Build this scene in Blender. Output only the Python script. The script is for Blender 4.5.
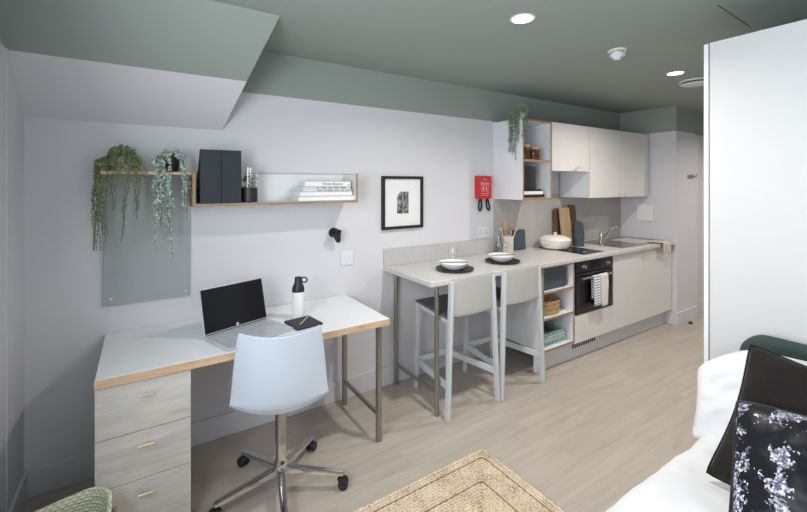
import bpy, bmesh, math, random
from mathutils import Vector, Matrix, Euler, noise
R = math.radians
PI = math.pi
random.seed(7)
for o in list(bpy.data.objects):
    bpy.data.objects.remove(o)
SC = bpy.context.scene
COL = SC.collection

# ------------------------------------------------------------------ camera, light, exposure
WALL = 2.666          # back wall plane (y)
LEFT = -0.478         # left wall plane (x)
ENDX = 4.88           # end wall plane (x)
FRONT = -0.90         # wall behind the camera (y)
CEIL = 2.393
PAINT = 2.115         # height where white turns to green
cam_d = bpy.data.cameras.new('camera')
cam = bpy.data.objects.new('camera', cam_d); COL.objects.link(cam)
cam.location = (0, 0, 1.541)
cam.rotation_euler = (R(90), 0, -0.578)
cam_d.sensor_width = 36
cam_d.lens = 403 / 807 * 36
cam_d.shift_y = -(256 - 183.6) / 807
cam_d.clip_start = 0.02
SC.camera = cam

SC.view_settings.view_transform = 'Standard'
SC.view_settings.look = 'None'
SC.view_settings.gamma = 1.0
SC.view_settings.use_curve_mapping = False
SC.view_settings.exposure = 0.03

W = bpy.data.worlds.new('sky'); SC.world = W
W.use_nodes = True
W.node_tree.nodes['Background'].inputs[0].default_value = (0.75, 0.85, 1.0, 1)
W.node_tree.nodes['Background'].inputs[1].default_value = 1.0

def area(name, loc, rot, sx, sy, power, color, shape='RECTANGLE', spread=180):
    l = bpy.data.lights.new(name, 'AREA'); l.shape = shape
    l.size = sx
    if shape in ('RECTANGLE', 'ELLIPSE'): l.size_y = sy
    l.energy = power; l.color = color; l.spread = R(spread)
    o = bpy.data.objects.new(name, l); COL.objects.link(o)
    o.location = loc; o.rotation_euler = rot
    return o
# daylight through two added, unseen windows: left wall, and wall behind the camera
area('added_window_light', (LEFT - 0.20, 0.55, 1.62), (0, R(-90), 0), 1.30, 1.50, 70, (0.905, 0.95, 1.0))
area('added_window_light', (0.85, FRONT - 0.16, 1.50), (R(90), 0, 0), 1.30, 1.30, 8, (0.90, 0.95, 1.0))
DOWNLIGHT_POWER = 17

# ------------------------------------------------------------------ materials
def _nt(name):
    m = bpy.data.materials.new(name); m.use_nodes = True
    nt = m.node_tree; b = nt.nodes['Principled BSDF']
    return m, nt, b
def N(nt, t, **kw):
    n = nt.nodes.new(t)
    for k, v in kw.items(): setattr(n, k, v)
    return n
def mat(name, col, rough=0.5, metal=0.0, var=0.04, scale=14, bump=0.0, bscale=200, stretch=(1, 1, 1), spec=0.5, coat=0, sheen=0, col2=None):
    """plain principled surface with a little procedural colour variation and bump"""
    m, nt, b = _nt(name)
    tc = N(nt, 'ShaderNodeTexCoord'); mp = N(nt, 'ShaderNodeMapping'); mp.inputs['Scale'].default_value = stretch
    nt.links.new(tc.outputs['Object'], mp.inputs['Vector'])
    no = N(nt, 'ShaderNodeTexNoise'); no.inputs['Scale'].default_value = scale; no.inputs['Detail'].default_value = 5
    nt.links.new(mp.outputs[0], no.inputs['Vector'])
    cr = N(nt, 'ShaderNodeValToRGB')
    c2 = col2 if col2 else tuple(max(0, c * (1 - 2 * var)) for c in col)
    cr.color_ramp.elements[0].position = 0.3; cr.color_ramp.elements[1].position = 0.7
    cr.color_ramp.elements[0].color = (*c2, 1); cr.color_ramp.elements[1].color = (*col, 1)
    nt.links.new(no.outputs['Fac'], cr.inputs[0]); nt.links.new(cr.outputs[0], b.inputs['Base Color'])
    b.inputs['Roughness'].default_value = rough; b.inputs['Metallic'].default_value = metal
    b.inputs['Specular IOR Level'].default_value = spec
    b.inputs['Coat Weight'].default_value = coat
    b.inputs['Sheen Weight'].default_value = sheen
    if bump:
        nb = N(nt, 'ShaderNodeTexNoise'); nb.inputs['Scale'].default_value = bscale; nb.inputs['Detail'].default_value = 3
        nt.links.new(mp.outputs[0], nb.inputs['Vector'])
        bp = N(nt, 'ShaderNodeBump'); bp.inputs['Strength'].default_value = bump; bp.inputs['Distance'].default_value = 0.004
        nt.links.new(nb.outputs['Fac'], bp.inputs['Height']); nt.links.new(bp.outputs[0], b.inputs['Normal'])
    return m
def wood(name, c1, c2, axis=0, scale=3.0, rough=0.5, dist=2.0, fine=0.35):
    """grain running along one object axis"""
    m, nt, b = _nt(name)
    tc = N(nt, 'ShaderNodeTexCoord'); mp = N(nt, 'ShaderNodeMapping')
    st = [9, 9, 9]; st[axis] = 0.9
    mp.inputs['Scale'].default_value = st
    nt.links.new(tc.outputs['Object'], mp.inputs['Vector'])
    n1 = N(nt, 'ShaderNodeTexNoise'); n1.inputs['Scale'].default_value = scale; n1.inputs['Detail'].default_value = 6; n1.inputs['Distortion'].default_value = dist
    n2 = N(nt, 'ShaderNodeTexNoise'); n2.inputs['Scale'].default_value = scale * 9; n2.inputs['Detail'].default_value = 3
    nt.links.new(mp.outputs[0], n1.inputs['Vector']); nt.links.new(mp.outputs[0], n2.inputs['Vector'])
    mx = N(nt, 'ShaderNodeMath', operation='MULTIPLY_ADD'); mx.inputs[1].default_value = fine
    nt.links.new(n2.outputs['Fac'], mx.inputs[0])
    m3 = N(nt, 'ShaderNodeMath', operation='MULTIPLY'); m3.inputs[1].default_value = 1 - fine
    nt.links.new(n1.outputs['Fac'], m3.inputs[0]); nt.links.new(m3.outputs[0], mx.inputs[2])
    cr = N(nt, 'ShaderNodeValToRGB'); cr.color_ramp.elements[0].position = 0.33; cr.color_ramp.elements[1].position = 0.66
    cr.color_ramp.elements[0].color = (*c1, 1); cr.color_ramp.elements[1].color = (*c2, 1)
    nt.links.new(mx.outputs[0], cr.inputs[0]); nt.links.new(cr.outputs[0], b.inputs['Base Color'])
    b.inputs['Roughness'].default_value = rough
    return m
WHITE_PAINT = (0.665, 0.66, 0.69); GREEN_PAINT = (0.30, 0.343, 0.314)
def two_tone():
    m, nt, b = _nt('painted_wall')
    g = N(nt, 'ShaderNodeNewGeometry'); sp = N(nt, 'ShaderNodeSeparateXYZ'); nt.links.new(g.outputs['Position'], sp.inputs[0])
    gt = N(nt, 'ShaderNodeMath', operation='GREATER_THAN'); gt.inputs[1].default_value = PAINT
    nt.links.new(sp.outputs['Z'], gt.inputs[0])
    mx = N(nt, 'ShaderNodeMix', data_type='RGBA')
    mx.inputs[6].default_value = (*WHITE_PAINT, 1); mx.inputs[7].default_value = (*GREEN_PAINT, 1)
    nt.links.new(gt.outputs[0], mx.inputs[0]); nt.links.new(mx.outputs[2], b.inputs['Base Color'])
    no = N(nt, 'ShaderNodeTexNoise'); no.inputs['Scale'].default_value = 180
    bp = N(nt, 'ShaderNodeBump'); bp.inputs['Strength'].default_value = 0.04; bp.inputs['Distance'].default_value = 0.002
    nt.links.new(no.outputs['Fac'], bp.inputs['Height']); nt.links.new(bp.outputs[0], b.inputs['Normal'])
    b.inputs['Roughness'].default_value = 0.75
    return m
def floor_mat():
    m, nt, b = _nt('oak_vinyl_planks')
    tc = N(nt, 'ShaderNodeTexCoord')
    br = N(nt, 'ShaderNodeTexBrick'); br.offset = 0.37
    br.inputs['Scale'].default_value = 1; br.inputs['Brick Width'].default_value = 1.25; br.inputs['Row Height'].default_value = 0.165
    br.inputs['Mortar Size'].default_value = 0.0012; br.inputs['Mortar Smooth'].default_value = 0.3; br.inputs['Bias'].default_value = 0
    br.inputs['Color1'].default_value = (0.0, 0, 0, 1); br.inputs['Color2'].default_value = (1, 1, 1, 1); br.inputs['Mortar'].default_value = (0.2, 0.2, 0.2, 1)
    nt.links.new(tc.outputs['Object'], br.inputs['Vector'])
    mp = N(nt, 'ShaderNodeMapping'); mp.inputs['Scale'].default_value = (0.8, 11, 1); nt.links.new(tc.outputs['Object'], mp.inputs['Vector'])
    ofs = N(nt, 'ShaderNodeVectorMath', operation='MULTIPLY_ADD'); ofs.inputs[1].default_value = (7, 7, 7)
    nt.links.new(br.outputs['Color'], ofs.inputs[0]); nt.links.new(mp.outputs[0], ofs.inputs[2])
    no = N(nt, 'ShaderNodeTexNoise'); no.inputs['Scale'].default_value = 2.2; no.inputs['Detail'].default_value = 7; no.inputs['Distortion'].default_value = 0.8
    nt.links.new(ofs.outputs[0], no.inputs['Vector'])
    cr = N(nt, 'ShaderNodeValToRGB'); cr.color_ramp.elements[0].position = 0.28; cr.color_ramp.elements[1].position = 0.72
    cr.color_ramp.elements[0].color = (0.385, 0.333, 0.285, 1); cr.color_ramp.elements[1].color = (0.485, 0.43, 0.376, 1)
    nt.links.new(no.outputs['Fac'], cr.inputs[0])
    hs = N(nt, 'ShaderNodeHueSaturation'); nt.links.new(cr.outputs[0], hs.inputs['Color'])
    mr = N(nt, 'ShaderNodeMapRange'); mr.inputs[3].default_value = 0.965; mr.inputs[4].default_value = 1.03
    nt.links.new(br.outputs['Color'], mr.inputs[0]); nt.links.new(mr.outputs[0], hs.inputs['Value'])
    mx = N(nt, 'ShaderNodeMix', data_type='RGBA'); mx.inputs[7].default_value = (0.25, 0.2, 0.16, 1)
    fm = N(nt, 'ShaderNodeMath', operation='MULTIPLY'); fm.inputs[1].default_value = 0.22
    nt.links.new(br.outputs['Fac'], fm.inputs[0]); nt.links.new(fm.outputs[0], mx.inputs[0]); nt.links.new(hs.outputs[0], mx.inputs[6])
    nt.links.new(mx.outputs[2], b.inputs['Base Color'])
    b.inputs['Roughness'].default_value = 0.42
    return m
def glass_mat(name, tint=(1, 1, 1), rough=0.0):
    m, nt, b = _nt(name)
    b.inputs['Base Color'].default_value = (*tint, 1); b.inputs['Transmission Weight'].default_value = 1
    b.inputs['Roughness'].default_value = rough; b.inputs['IOR'].default_value = 1.45
    return m
def emis(name, col, s):
    m, nt, b = _nt(name)
    b.inputs['Base Color'].default_value = (*col, 1); b.inputs['Emission Color'].default_value = (*col, 1); b.inputs['Emission Strength'].default_value = s
    return m
def stripes(name, c1, c2, axis, freq, duty=0.5, rough=0.9, area_axis=None, area_max=None):
    m, nt, b = _nt(name)
    tc = N(nt, 'ShaderNodeTexCoord'); sp = N(nt, 'ShaderNodeSeparateXYZ'); nt.links.new(tc.outputs['Object'], sp.inputs[0])
    mu = N(nt, 'ShaderNodeMath', operation='MULTIPLY'); mu.inputs[1].default_value = freq; nt.links.new(sp.outputs[axis], mu.inputs[0])
    fr = N(nt, 'ShaderNodeMath', operation='FRACT'); nt.links.new(mu.outputs[0], fr.inputs[0])
    gt = N(nt, 'ShaderNodeMath', operation='GREATER_THAN'); gt.inputs[1].default_value = 1 - duty; nt.links.new(fr.outputs[0], gt.inputs[0])
    fac = gt.outputs[0]
    if area_axis is not None:
        lt = N(nt, 'ShaderNodeMath', operation='LESS_THAN'); lt.inputs[1].default_value = area_max; nt.links.new(sp.outputs[area_axis], lt.inputs[0])
        m2 = N(nt, 'ShaderNodeMath', operation='MULTIPLY'); nt.links.new(fac, m2.inputs[0]); nt.links.new(lt.outputs[0], m2.inputs[1]); fac = m2.outputs[0]
    mx = N(nt, 'ShaderNodeMix', data_type='RGBA'); mx.inputs[6].default_value = (*c1, 1); mx.inputs[7].default_value = (*c2, 1)
    nt.links.new(fac, mx.inputs[0]); nt.links.new(mx.outputs[2], b.inputs['Base Color']); b.inputs['Roughness'].default_value = rough
    return m
def jute_mat():
    m, nt, b = _nt('braided_jute')
    tc = N(nt, 'ShaderNodeTexCoord')
    n1 = N(nt, 'ShaderNodeTexNoise'); n1.inputs['Scale'].default_value = 130; n1.inputs['Detail'].default_value = 4
    n2 = N(nt, 'ShaderNodeTexNoise'); n2.inputs['Scale'].default_value = 9; n2.inputs['Detail'].default_value = 3
    for n in (n1, n2): nt.links.new(tc.outputs['Object'], n.inputs['Vector'])
    ad = N(nt, 'ShaderNodeMath', operation='MULTIPLY_ADD'); ad.inputs[1].default_value = 0.7
    nt.links.new(n1.outputs['Fac'], ad.inputs[0])
    m2 = N(nt, 'ShaderNodeMath', operation='MULTIPLY'); m2.inputs[1].default_value = 0.3
    nt.links.new(n2.outputs['Fac'], m2.inputs[0]); nt.links.new(m2.outputs[0], ad.inputs[2])
    cr = N(nt, 'ShaderNodeValToRGB'); e = cr.color_ramp.elements
    e[0].position = 0.36; e[0].color = (0.36, 0.25, 0.155, 1); e[1].position = 0.64; e[1].color = (0.78, 0.67, 0.535, 1)
    k = e.new(0.47); k.color = (0.59, 0.475, 0.35, 1)
    nt.links.new(ad.outputs[0], cr.inputs[0]); nt.links.new(cr.outputs[0], b.inputs['Base Color'])
    bp = N(nt, 'ShaderNodeBump'); bp.inputs['Strength'].default_value = 0.6; bp.inputs['Distance'].default_value = 0.004
    nt.links.new(n1.outputs['Fac'], bp.inputs['Height']); nt.links.new(bp.outputs[0], b.inputs['Normal'])
    b.inputs['Roughness'].default_value = 0.95; b.inputs['Specular IOR Level'].default_value = 0.1
    return m
def sequin_mat():
    """black sequins, brushed over to their silver side in ragged patches along the borders"""
    m, nt, b = _nt('sequin_fabric')
    tc = N(nt, 'ShaderNodeTexCoord')
    vo = N(nt, 'ShaderNodeTexVoronoi'); vo.inputs['Scale'].default_value = 190; nt.links.new(tc.outputs['Object'], vo.inputs['Vector'])
    no = N(nt, 'ShaderNodeTexNoise'); no.inputs['Scale'].default_value = 15; no.inputs['Detail'].default_value = 6; no.inputs['Roughness'].default_value = 0.75
    nt.links.new(vo.outputs['Position'], no.inputs['Vector'])
    sp = N(nt, 'ShaderNodeSeparateXYZ'); nt.links.new(tc.outputs['Object'], sp.inputs[0])
    # stripe bands across the local x axis
    wv = N(nt, 'ShaderNodeMath', operation='MULTIPLY_ADD'); wv.inputs[1].default_value = 63; wv.inputs[2].default_value = 0.97
    nt.links.new(sp.outputs[0], wv.inputs[0])
    sn = N(nt, 'ShaderNodeMath', operation='SINE'); nt.links.new(wv.outputs[0], sn.inputs[0])
    ad = N(nt, 'ShaderNodeMath', operation='MULTIPLY_ADD'); ad.inputs[1].default_value = 0.065
    nt.links.new(sn.outputs[0], ad.inputs[0]); nt.links.new(no.outputs['Fac'], ad.inputs[2])
    gt = N(nt, 'ShaderNodeMath', operation='GREATER_THAN'); gt.inputs[1].default_value = 0.552; nt.links.new(ad.outputs[0], gt.inputs[0])
    cc = N(nt, 'ShaderNodeSeparateColor'); nt.links.new(vo.outputs['Color'], cc.inputs[0])
    sv = N(nt, 'ShaderNodeValToRGB'); sv.color_ramp.elements[0].color = (0.10, 0.10, 0.14, 1); sv.color_ramp.elements[1].color = (0.66, 0.68, 0.76, 1)
    sv.color_ramp.elements[0].position = 0.35
    nt.links.new(cc.outputs[0], sv.inputs[0])
    mx = N(nt, 'ShaderNodeMix', data_type='RGBA'); mx.inputs[6].default_value = (0.008, 0.008, 0.011, 1)
    nt.links.new(gt.outputs[0], mx.inputs[0]); nt.links.new(sv.outputs[0], mx.inputs[7]); nt.links.new(mx.outputs[2], b.inputs['Base Color'])
    b.inputs['Metallic'].default_value = 0.0; b.inputs['Roughness'].default_value = 0.42; b.inputs['Specular IOR Level'].default_value = 0.22
    bp = N(nt, 'ShaderNodeBump'); bp.inputs['Strength'].default_value = 0.5; bp.inputs['Distance'].default_value = 0.003
    nt.links.new(cc.outputs[1], bp.inputs['Height']); nt.links.new(bp.outputs[0], b.inputs['Normal'])
    return m
def weave_mat(name, c1, c2, s=1.0):
    m, nt, b = _nt(name)
    tc = N(nt, 'ShaderNodeTexCoord')
    w1 = N(nt, 'ShaderNodeTexWave', bands_direction='Z'); w1.inputs['Scale'].default_value = 26 * s; w1.inputs['Distortion'].default_value = 1.5; w1.inputs['Detail'].default_value = 1
    ck = N(nt, 'ShaderNodeTexChecker'); ck.inputs['Scale'].default_value = 82 * s
    for n in (w1, ck): nt.links.new(tc.outputs['Object'], n.inputs['Vector'])
    mu = N(nt, 'ShaderNodeMath', operation='MULTIPLY_ADD'); mu.inputs[1].default_value = 0.5
    nt.links.new(ck.outputs['Fac'], mu.inputs[0]); m2 = N(nt, 'ShaderNodeMath', operation='MULTIPLY'); m2.inputs[1].default_value = 0.5
    nt.links.new(w1.outputs['Fac'], m2.inputs[0]); nt.links.new(m2.outputs[0], mu.inputs[2])
    mx = N(nt, 'ShaderNodeMix', data_type='RGBA'); mx.inputs[6].default_value = (*c1, 1); mx.inputs[7].default_value = (*c2, 1)
    nt.links.new(mu.outputs[0], mx.inputs[0]); nt.links.new(mx.outputs[2], b.inputs['Base Color'])
    bp = N(nt, 'ShaderNodeBump'); bp.inputs['Strength'].default_value = 0.8; bp.inputs['Distance'].default_value = 0.004
    nt.links.new(mu.outputs[0], bp.inputs['Height']); nt.links.new(bp.outputs[0], b.inputs['Normal'])
    b.inputs['Roughness'].default_value = 0.85
    return m
def print_mat():
    m, nt, b = _nt('monochrome_print')
    tc = N(nt, 'ShaderNodeTexCoord')
    mp = N(nt, 'ShaderNodeMapping'); mp.inputs['Scale'].default_value = (60, 1, 26); nt.links.new(tc.outputs['Object'], mp.inputs[0])
    no = N(nt, 'ShaderNodeTexNoise'); no.inputs['Scale'].default_value = 1; no.inputs['Detail'].default_value = 5; no.inputs['Distortion'].default_value = 0.6
    nt.links.new(mp.outputs[0], no.inputs['Vector'])
    cr = N(nt, 'ShaderNodeValToRGB'); cr.color_ramp.elements[0].position = 0.38; cr.color_ramp.elements[1].position = 0.68
    cr.color_ramp.elements[0].color = (0.012, 0.012, 0.014, 1); cr.color_ramp.elements[1].color = (0.42, 0.42, 0.42, 1)
    nt.links.new(no.outputs['Fac'], cr.inputs[0]); nt.links.new(cr.outputs[0], b.inputs['Base Color']); b.inputs['Roughness'].default_value = 0.6
    return m

M = {}
M['wall'] = two_tone()
M['ceiling'] = mat('green_ceiling_paint', GREEN_PAINT, 0.8, var=0.01)
M['skirt'] = mat('white_gloss_paint', (0.66, 0.66, 0.69), 0.45, var=0.01)
M['floor'] = floor_mat()
M['laminate'] = mat('white_laminate', (0.80, 0.81, 0.83), 0.32, var=0.01)
M['unit'] = mat('cream_white_unit', (0.73, 0.72, 0.705), 0.4, var=0.01)
M['unit_in'] = mat('white_melamine', (0.72, 0.73, 0.76), 0.45, var=0.01)
M['wardrobe'] = mat('white_wardrobe_board', (0.61, 0.61, 0.61), 0.45, var=0.006)
M['wardrobe_door'] = mat('white_wardrobe_door', (0.78, 0.79, 0.81), 0.4, var=0.006)
M['worktop'] = mat('pale_grey_worktop', (0.60, 0.585, 0.57), 0.33, var=0.03, scale=40)
M['splash'] = mat('grey_stone_panel', (0.47, 0.45, 0.43), 0.4, var=0.06, scale=7)
M['upstand'] = mat('grey_stone_upstand', (0.54, 0.535, 0.53), 0.45, var=0.06, scale=60)
M['edge'] = wood('birch_ply_edge', (0.46, 0.30, 0.18), (0.66, 0.48, 0.32), axis=0, scale=2)
M['edge_dark'] = wood('oak_edge', (0.26, 0.17, 0.10), (0.40, 0.28, 0.17), axis=0, scale=2)
M['drawer'] = wood('ash_grey_veneer', (0.50, 0.465, 0.43), (0.68, 0.65, 0.615), axis=0, scale=1.5, dist=1.6)
M['leg'] = mat('brushed_nickel_tube', (0.36, 0.34, 0.31), 0.36, 0.85, var=0.03)
M['stool'] = mat('pale_grey_powder_coat', (0.59, 0.615, 0.635), 0.45, var=0.01)
M['stool_back'] = mat('warm_grey_backrest', (0.47, 0.465, 0.45), 0.55, var=0.02)
M['stool_seat'] = mat('charcoal_seat_pad', (0.15, 0.157, 0.17), 0.7, var=0.05)
M['shell'] = mat('pale_blue_white_plastic', (0.57, 0.63, 0.71), 0.33, var=0.01)
M['shell_rim'] = mat('blue_grey_seat_piping', (0.30, 0.36, 0.44), 0.5)
M['chrome'] = mat('polished_chrome', (0.72, 0.72, 0.73), 0.12, 1.0, var=0.01)
M['steel'] = mat('brushed_steel', (0.50, 0.50, 0.50), 0.26, 1.0, var=0.05, stretch=(1, 18, 1))
M['brass'] = mat('satin_brass', (0.80, 0.72, 0.50), 0.32, 0.7, var=0.03)
M['black'] = mat('black_plastic', (0.014, 0.014, 0.016), 0.45, var=0.05)
M['black_gloss'] = mat('black_glass', (0.008, 0.008, 0.010), 0.06, var=0.0)
M['black_matt'] = mat('matt_black_metal', (0.012, 0.012, 0.014), 0.5)
M['navy'] = mat('navy_card', (0.021, 0.025, 0.037), 0.6, var=0.06)
M['slate'] = mat('slate_blue_enamel', (0.055, 0.075, 0.10), 0.5, var=0.06)
M['felt'] = mat('grey_felt', (0.41, 0.435, 0.44), 0.95, var=0.05, scale=120, bump=0.3, bscale=500)
M['mint'] = mat('pale_mint_board', (0.74, 0.765, 0.765), 0.5, var=0.01)
M['paper'] = mat('white_paper', (0.82, 0.82, 0.82), 0.7, var=0.02)
M['ink'] = mat('dark_ink', (0.03, 0.03, 0.035), 0.7)
M['mat_board'] = mat('white_mat_board', (0.80, 0.80, 0.79), 0.8, var=0.01)
M['print'] = print_mat()
M['red'] = mat('red_plastic', (0.58, 0.022, 0.03), 0.4, var=0.04)
M['white_ink'] = mat('white_lettering', (0.72, 0.48, 0.48), 0.6)
M['white_plastic'] = mat('white_plastic', (0.755, 0.755, 0.785), 0.35, var=0.01)
M['ceramic'] = mat('white_ceramic', (0.84, 0.83, 0.82), 0.15, var=0.01)
M['cream'] = mat('cream_enamel', (0.80, 0.76, 0.69), 0.18, var=0.02)
M['stoneware'] = mat('cream_stoneware', (0.70, 0.66, 0.60), 0.45, var=0.04)
M['plate'] = mat('charcoal_stoneware', (0.012, 0.013, 0.016), 0.5, var=0.1)
M['spoon'] = wood('beech_wood', (0.50, 0.34, 0.20), (0.66, 0.49, 0.33), axis=2, scale=2)
M['walnut'] = wood('walnut_wood', (0.09, 0.045, 0.022), (0.20, 0.11, 0.06), axis=2, scale=2)
M['oak'] = wood('oak_wood', (0.33, 0.21, 0.12), (0.48, 0.33, 0.20), axis=2, scale=2)
M['glass'] = glass_mat('clear_glass')
M['amber'] = mat('amber_glass', (0.085, 0.036, 0.015), 0.15, var=0.1)
M['jute'] = jute_mat()
M['jute_dark'] = mat('dark_jute_seam', (0.30, 0.20, 0.12), 0.95, var=0.2, scale=90, bump=0.5)
M['basket'] = weave_mat('green_seagrass_weave', (0.38, 0.41, 0.26), (0.80, 0.81, 0.66))
M['basket_rim'] = mat('tan_leather_rim', (0.36, 0.20, 0.14), 0.6, var=0.1)
M['wicker'] = weave_mat('honey_wicker', (0.36, 0.22, 0.09), (0.66, 0.47, 0.23), 1.0)
M['linen'] = mat('white_cotton', (0.70, 0.70, 0.715), 0.9, var=0.01, bump=0.12, bscale=60, sheen=0.2)
M['velvet'] = mat('brown_black_velvet', (0.020, 0.015, 0.015), 0.95, var=0.12, scale=18, sheen=0.08, bump=0.15, bscale=30, spec=0.08)
M['sequin'] = sequin_mat()
M['piping'] = mat('black_cord_piping', (0.01, 0.01, 0.013), 0.6)
M['headboard'] = mat('dark_green_upholstery', (0.028, 0.055, 0.052), 0.8, var=0.06, scale=200, bump=0.1, bscale=300)
M['towel_beige'] = mat('beige_cloth', (0.60, 0.54, 0.46), 0.95, var=0.06, scale=60, bump=0.3)
M['towel'] = stripes('striped_tea_towel', (0.78, 0.78, 0.80), (0.10, 0.14, 0.25), 2, 42, 0.28)
M['towel_plain'] = mat('plain_tea_towel', (0.74, 0.72, 0.69), 0.95, var=0.04, scale=50)
M['leaf'] = mat('green_leaf', (0.34, 0.41, 0.19), 0.55, var=0.3, scale=60)
M['leaf_blue'] = mat('silver_green_leaf', (0.56, 0.67, 0.60), 0.6, var=0.15, scale=30)
M['leaf_dark'] = mat('dark_green_leaf', (0.13, 0.20, 0.11), 0.55, var=0.25, scale=60, col2=(0.34, 0.42, 0.32))
M['stem'] = mat('green_stem', (0.12, 0.15, 0.05), 0.7)
M['soil'] = mat('dark_soil', (0.03, 0.022, 0.015), 0.95, var=0.3, scale=80)
M['lamp_on'] = emis('lit_diffuser', (1.0, 0.95, 0.86), 14)
M['laptop'] = mat('silver_aluminium', (0.55, 0.58, 0.62), 0.4, 0.3, var=0.01)
M['keys'] = mat('silver_keycap', (0.46, 0.49, 0.53), 0.5)
M['screen'] = mat('dark_screen_glass', (0.006, 0.006, 0.008), 0.08, var=0, spec=0.22)
M['teal'] = mat('teal_printed_card', (0.05, 0.27, 0.29), 0.6, var=0.3, scale=25, col2=(0.30, 0.42, 0.36))
M['floral'] = mat('teal_floral_card', (0.62, 0.66, 0.58), 0.6, scale=38, col2=(0.06, 0.26, 0.27))
M['dark_cloth'] = mat('dark_patterned_cloth', (0.06, 0.05, 0.045), 0.9, var=0.3, scale=60)
M['kick'] = mat('silver_grey_plinth', (0.68, 0.685, 0.69), 0.36, var=0.02)
M['grille'] = mat('dark_vent_slot', (0.05, 0.05, 0.055), 0.6)
M['door'] = mat('white_door_paint', (0.70, 0.70, 0.72), 0.4, var=0.01)
M['seal'] = mat('grey_shadow_gap', (0.13, 0.14, 0.135), 0.8)

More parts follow.
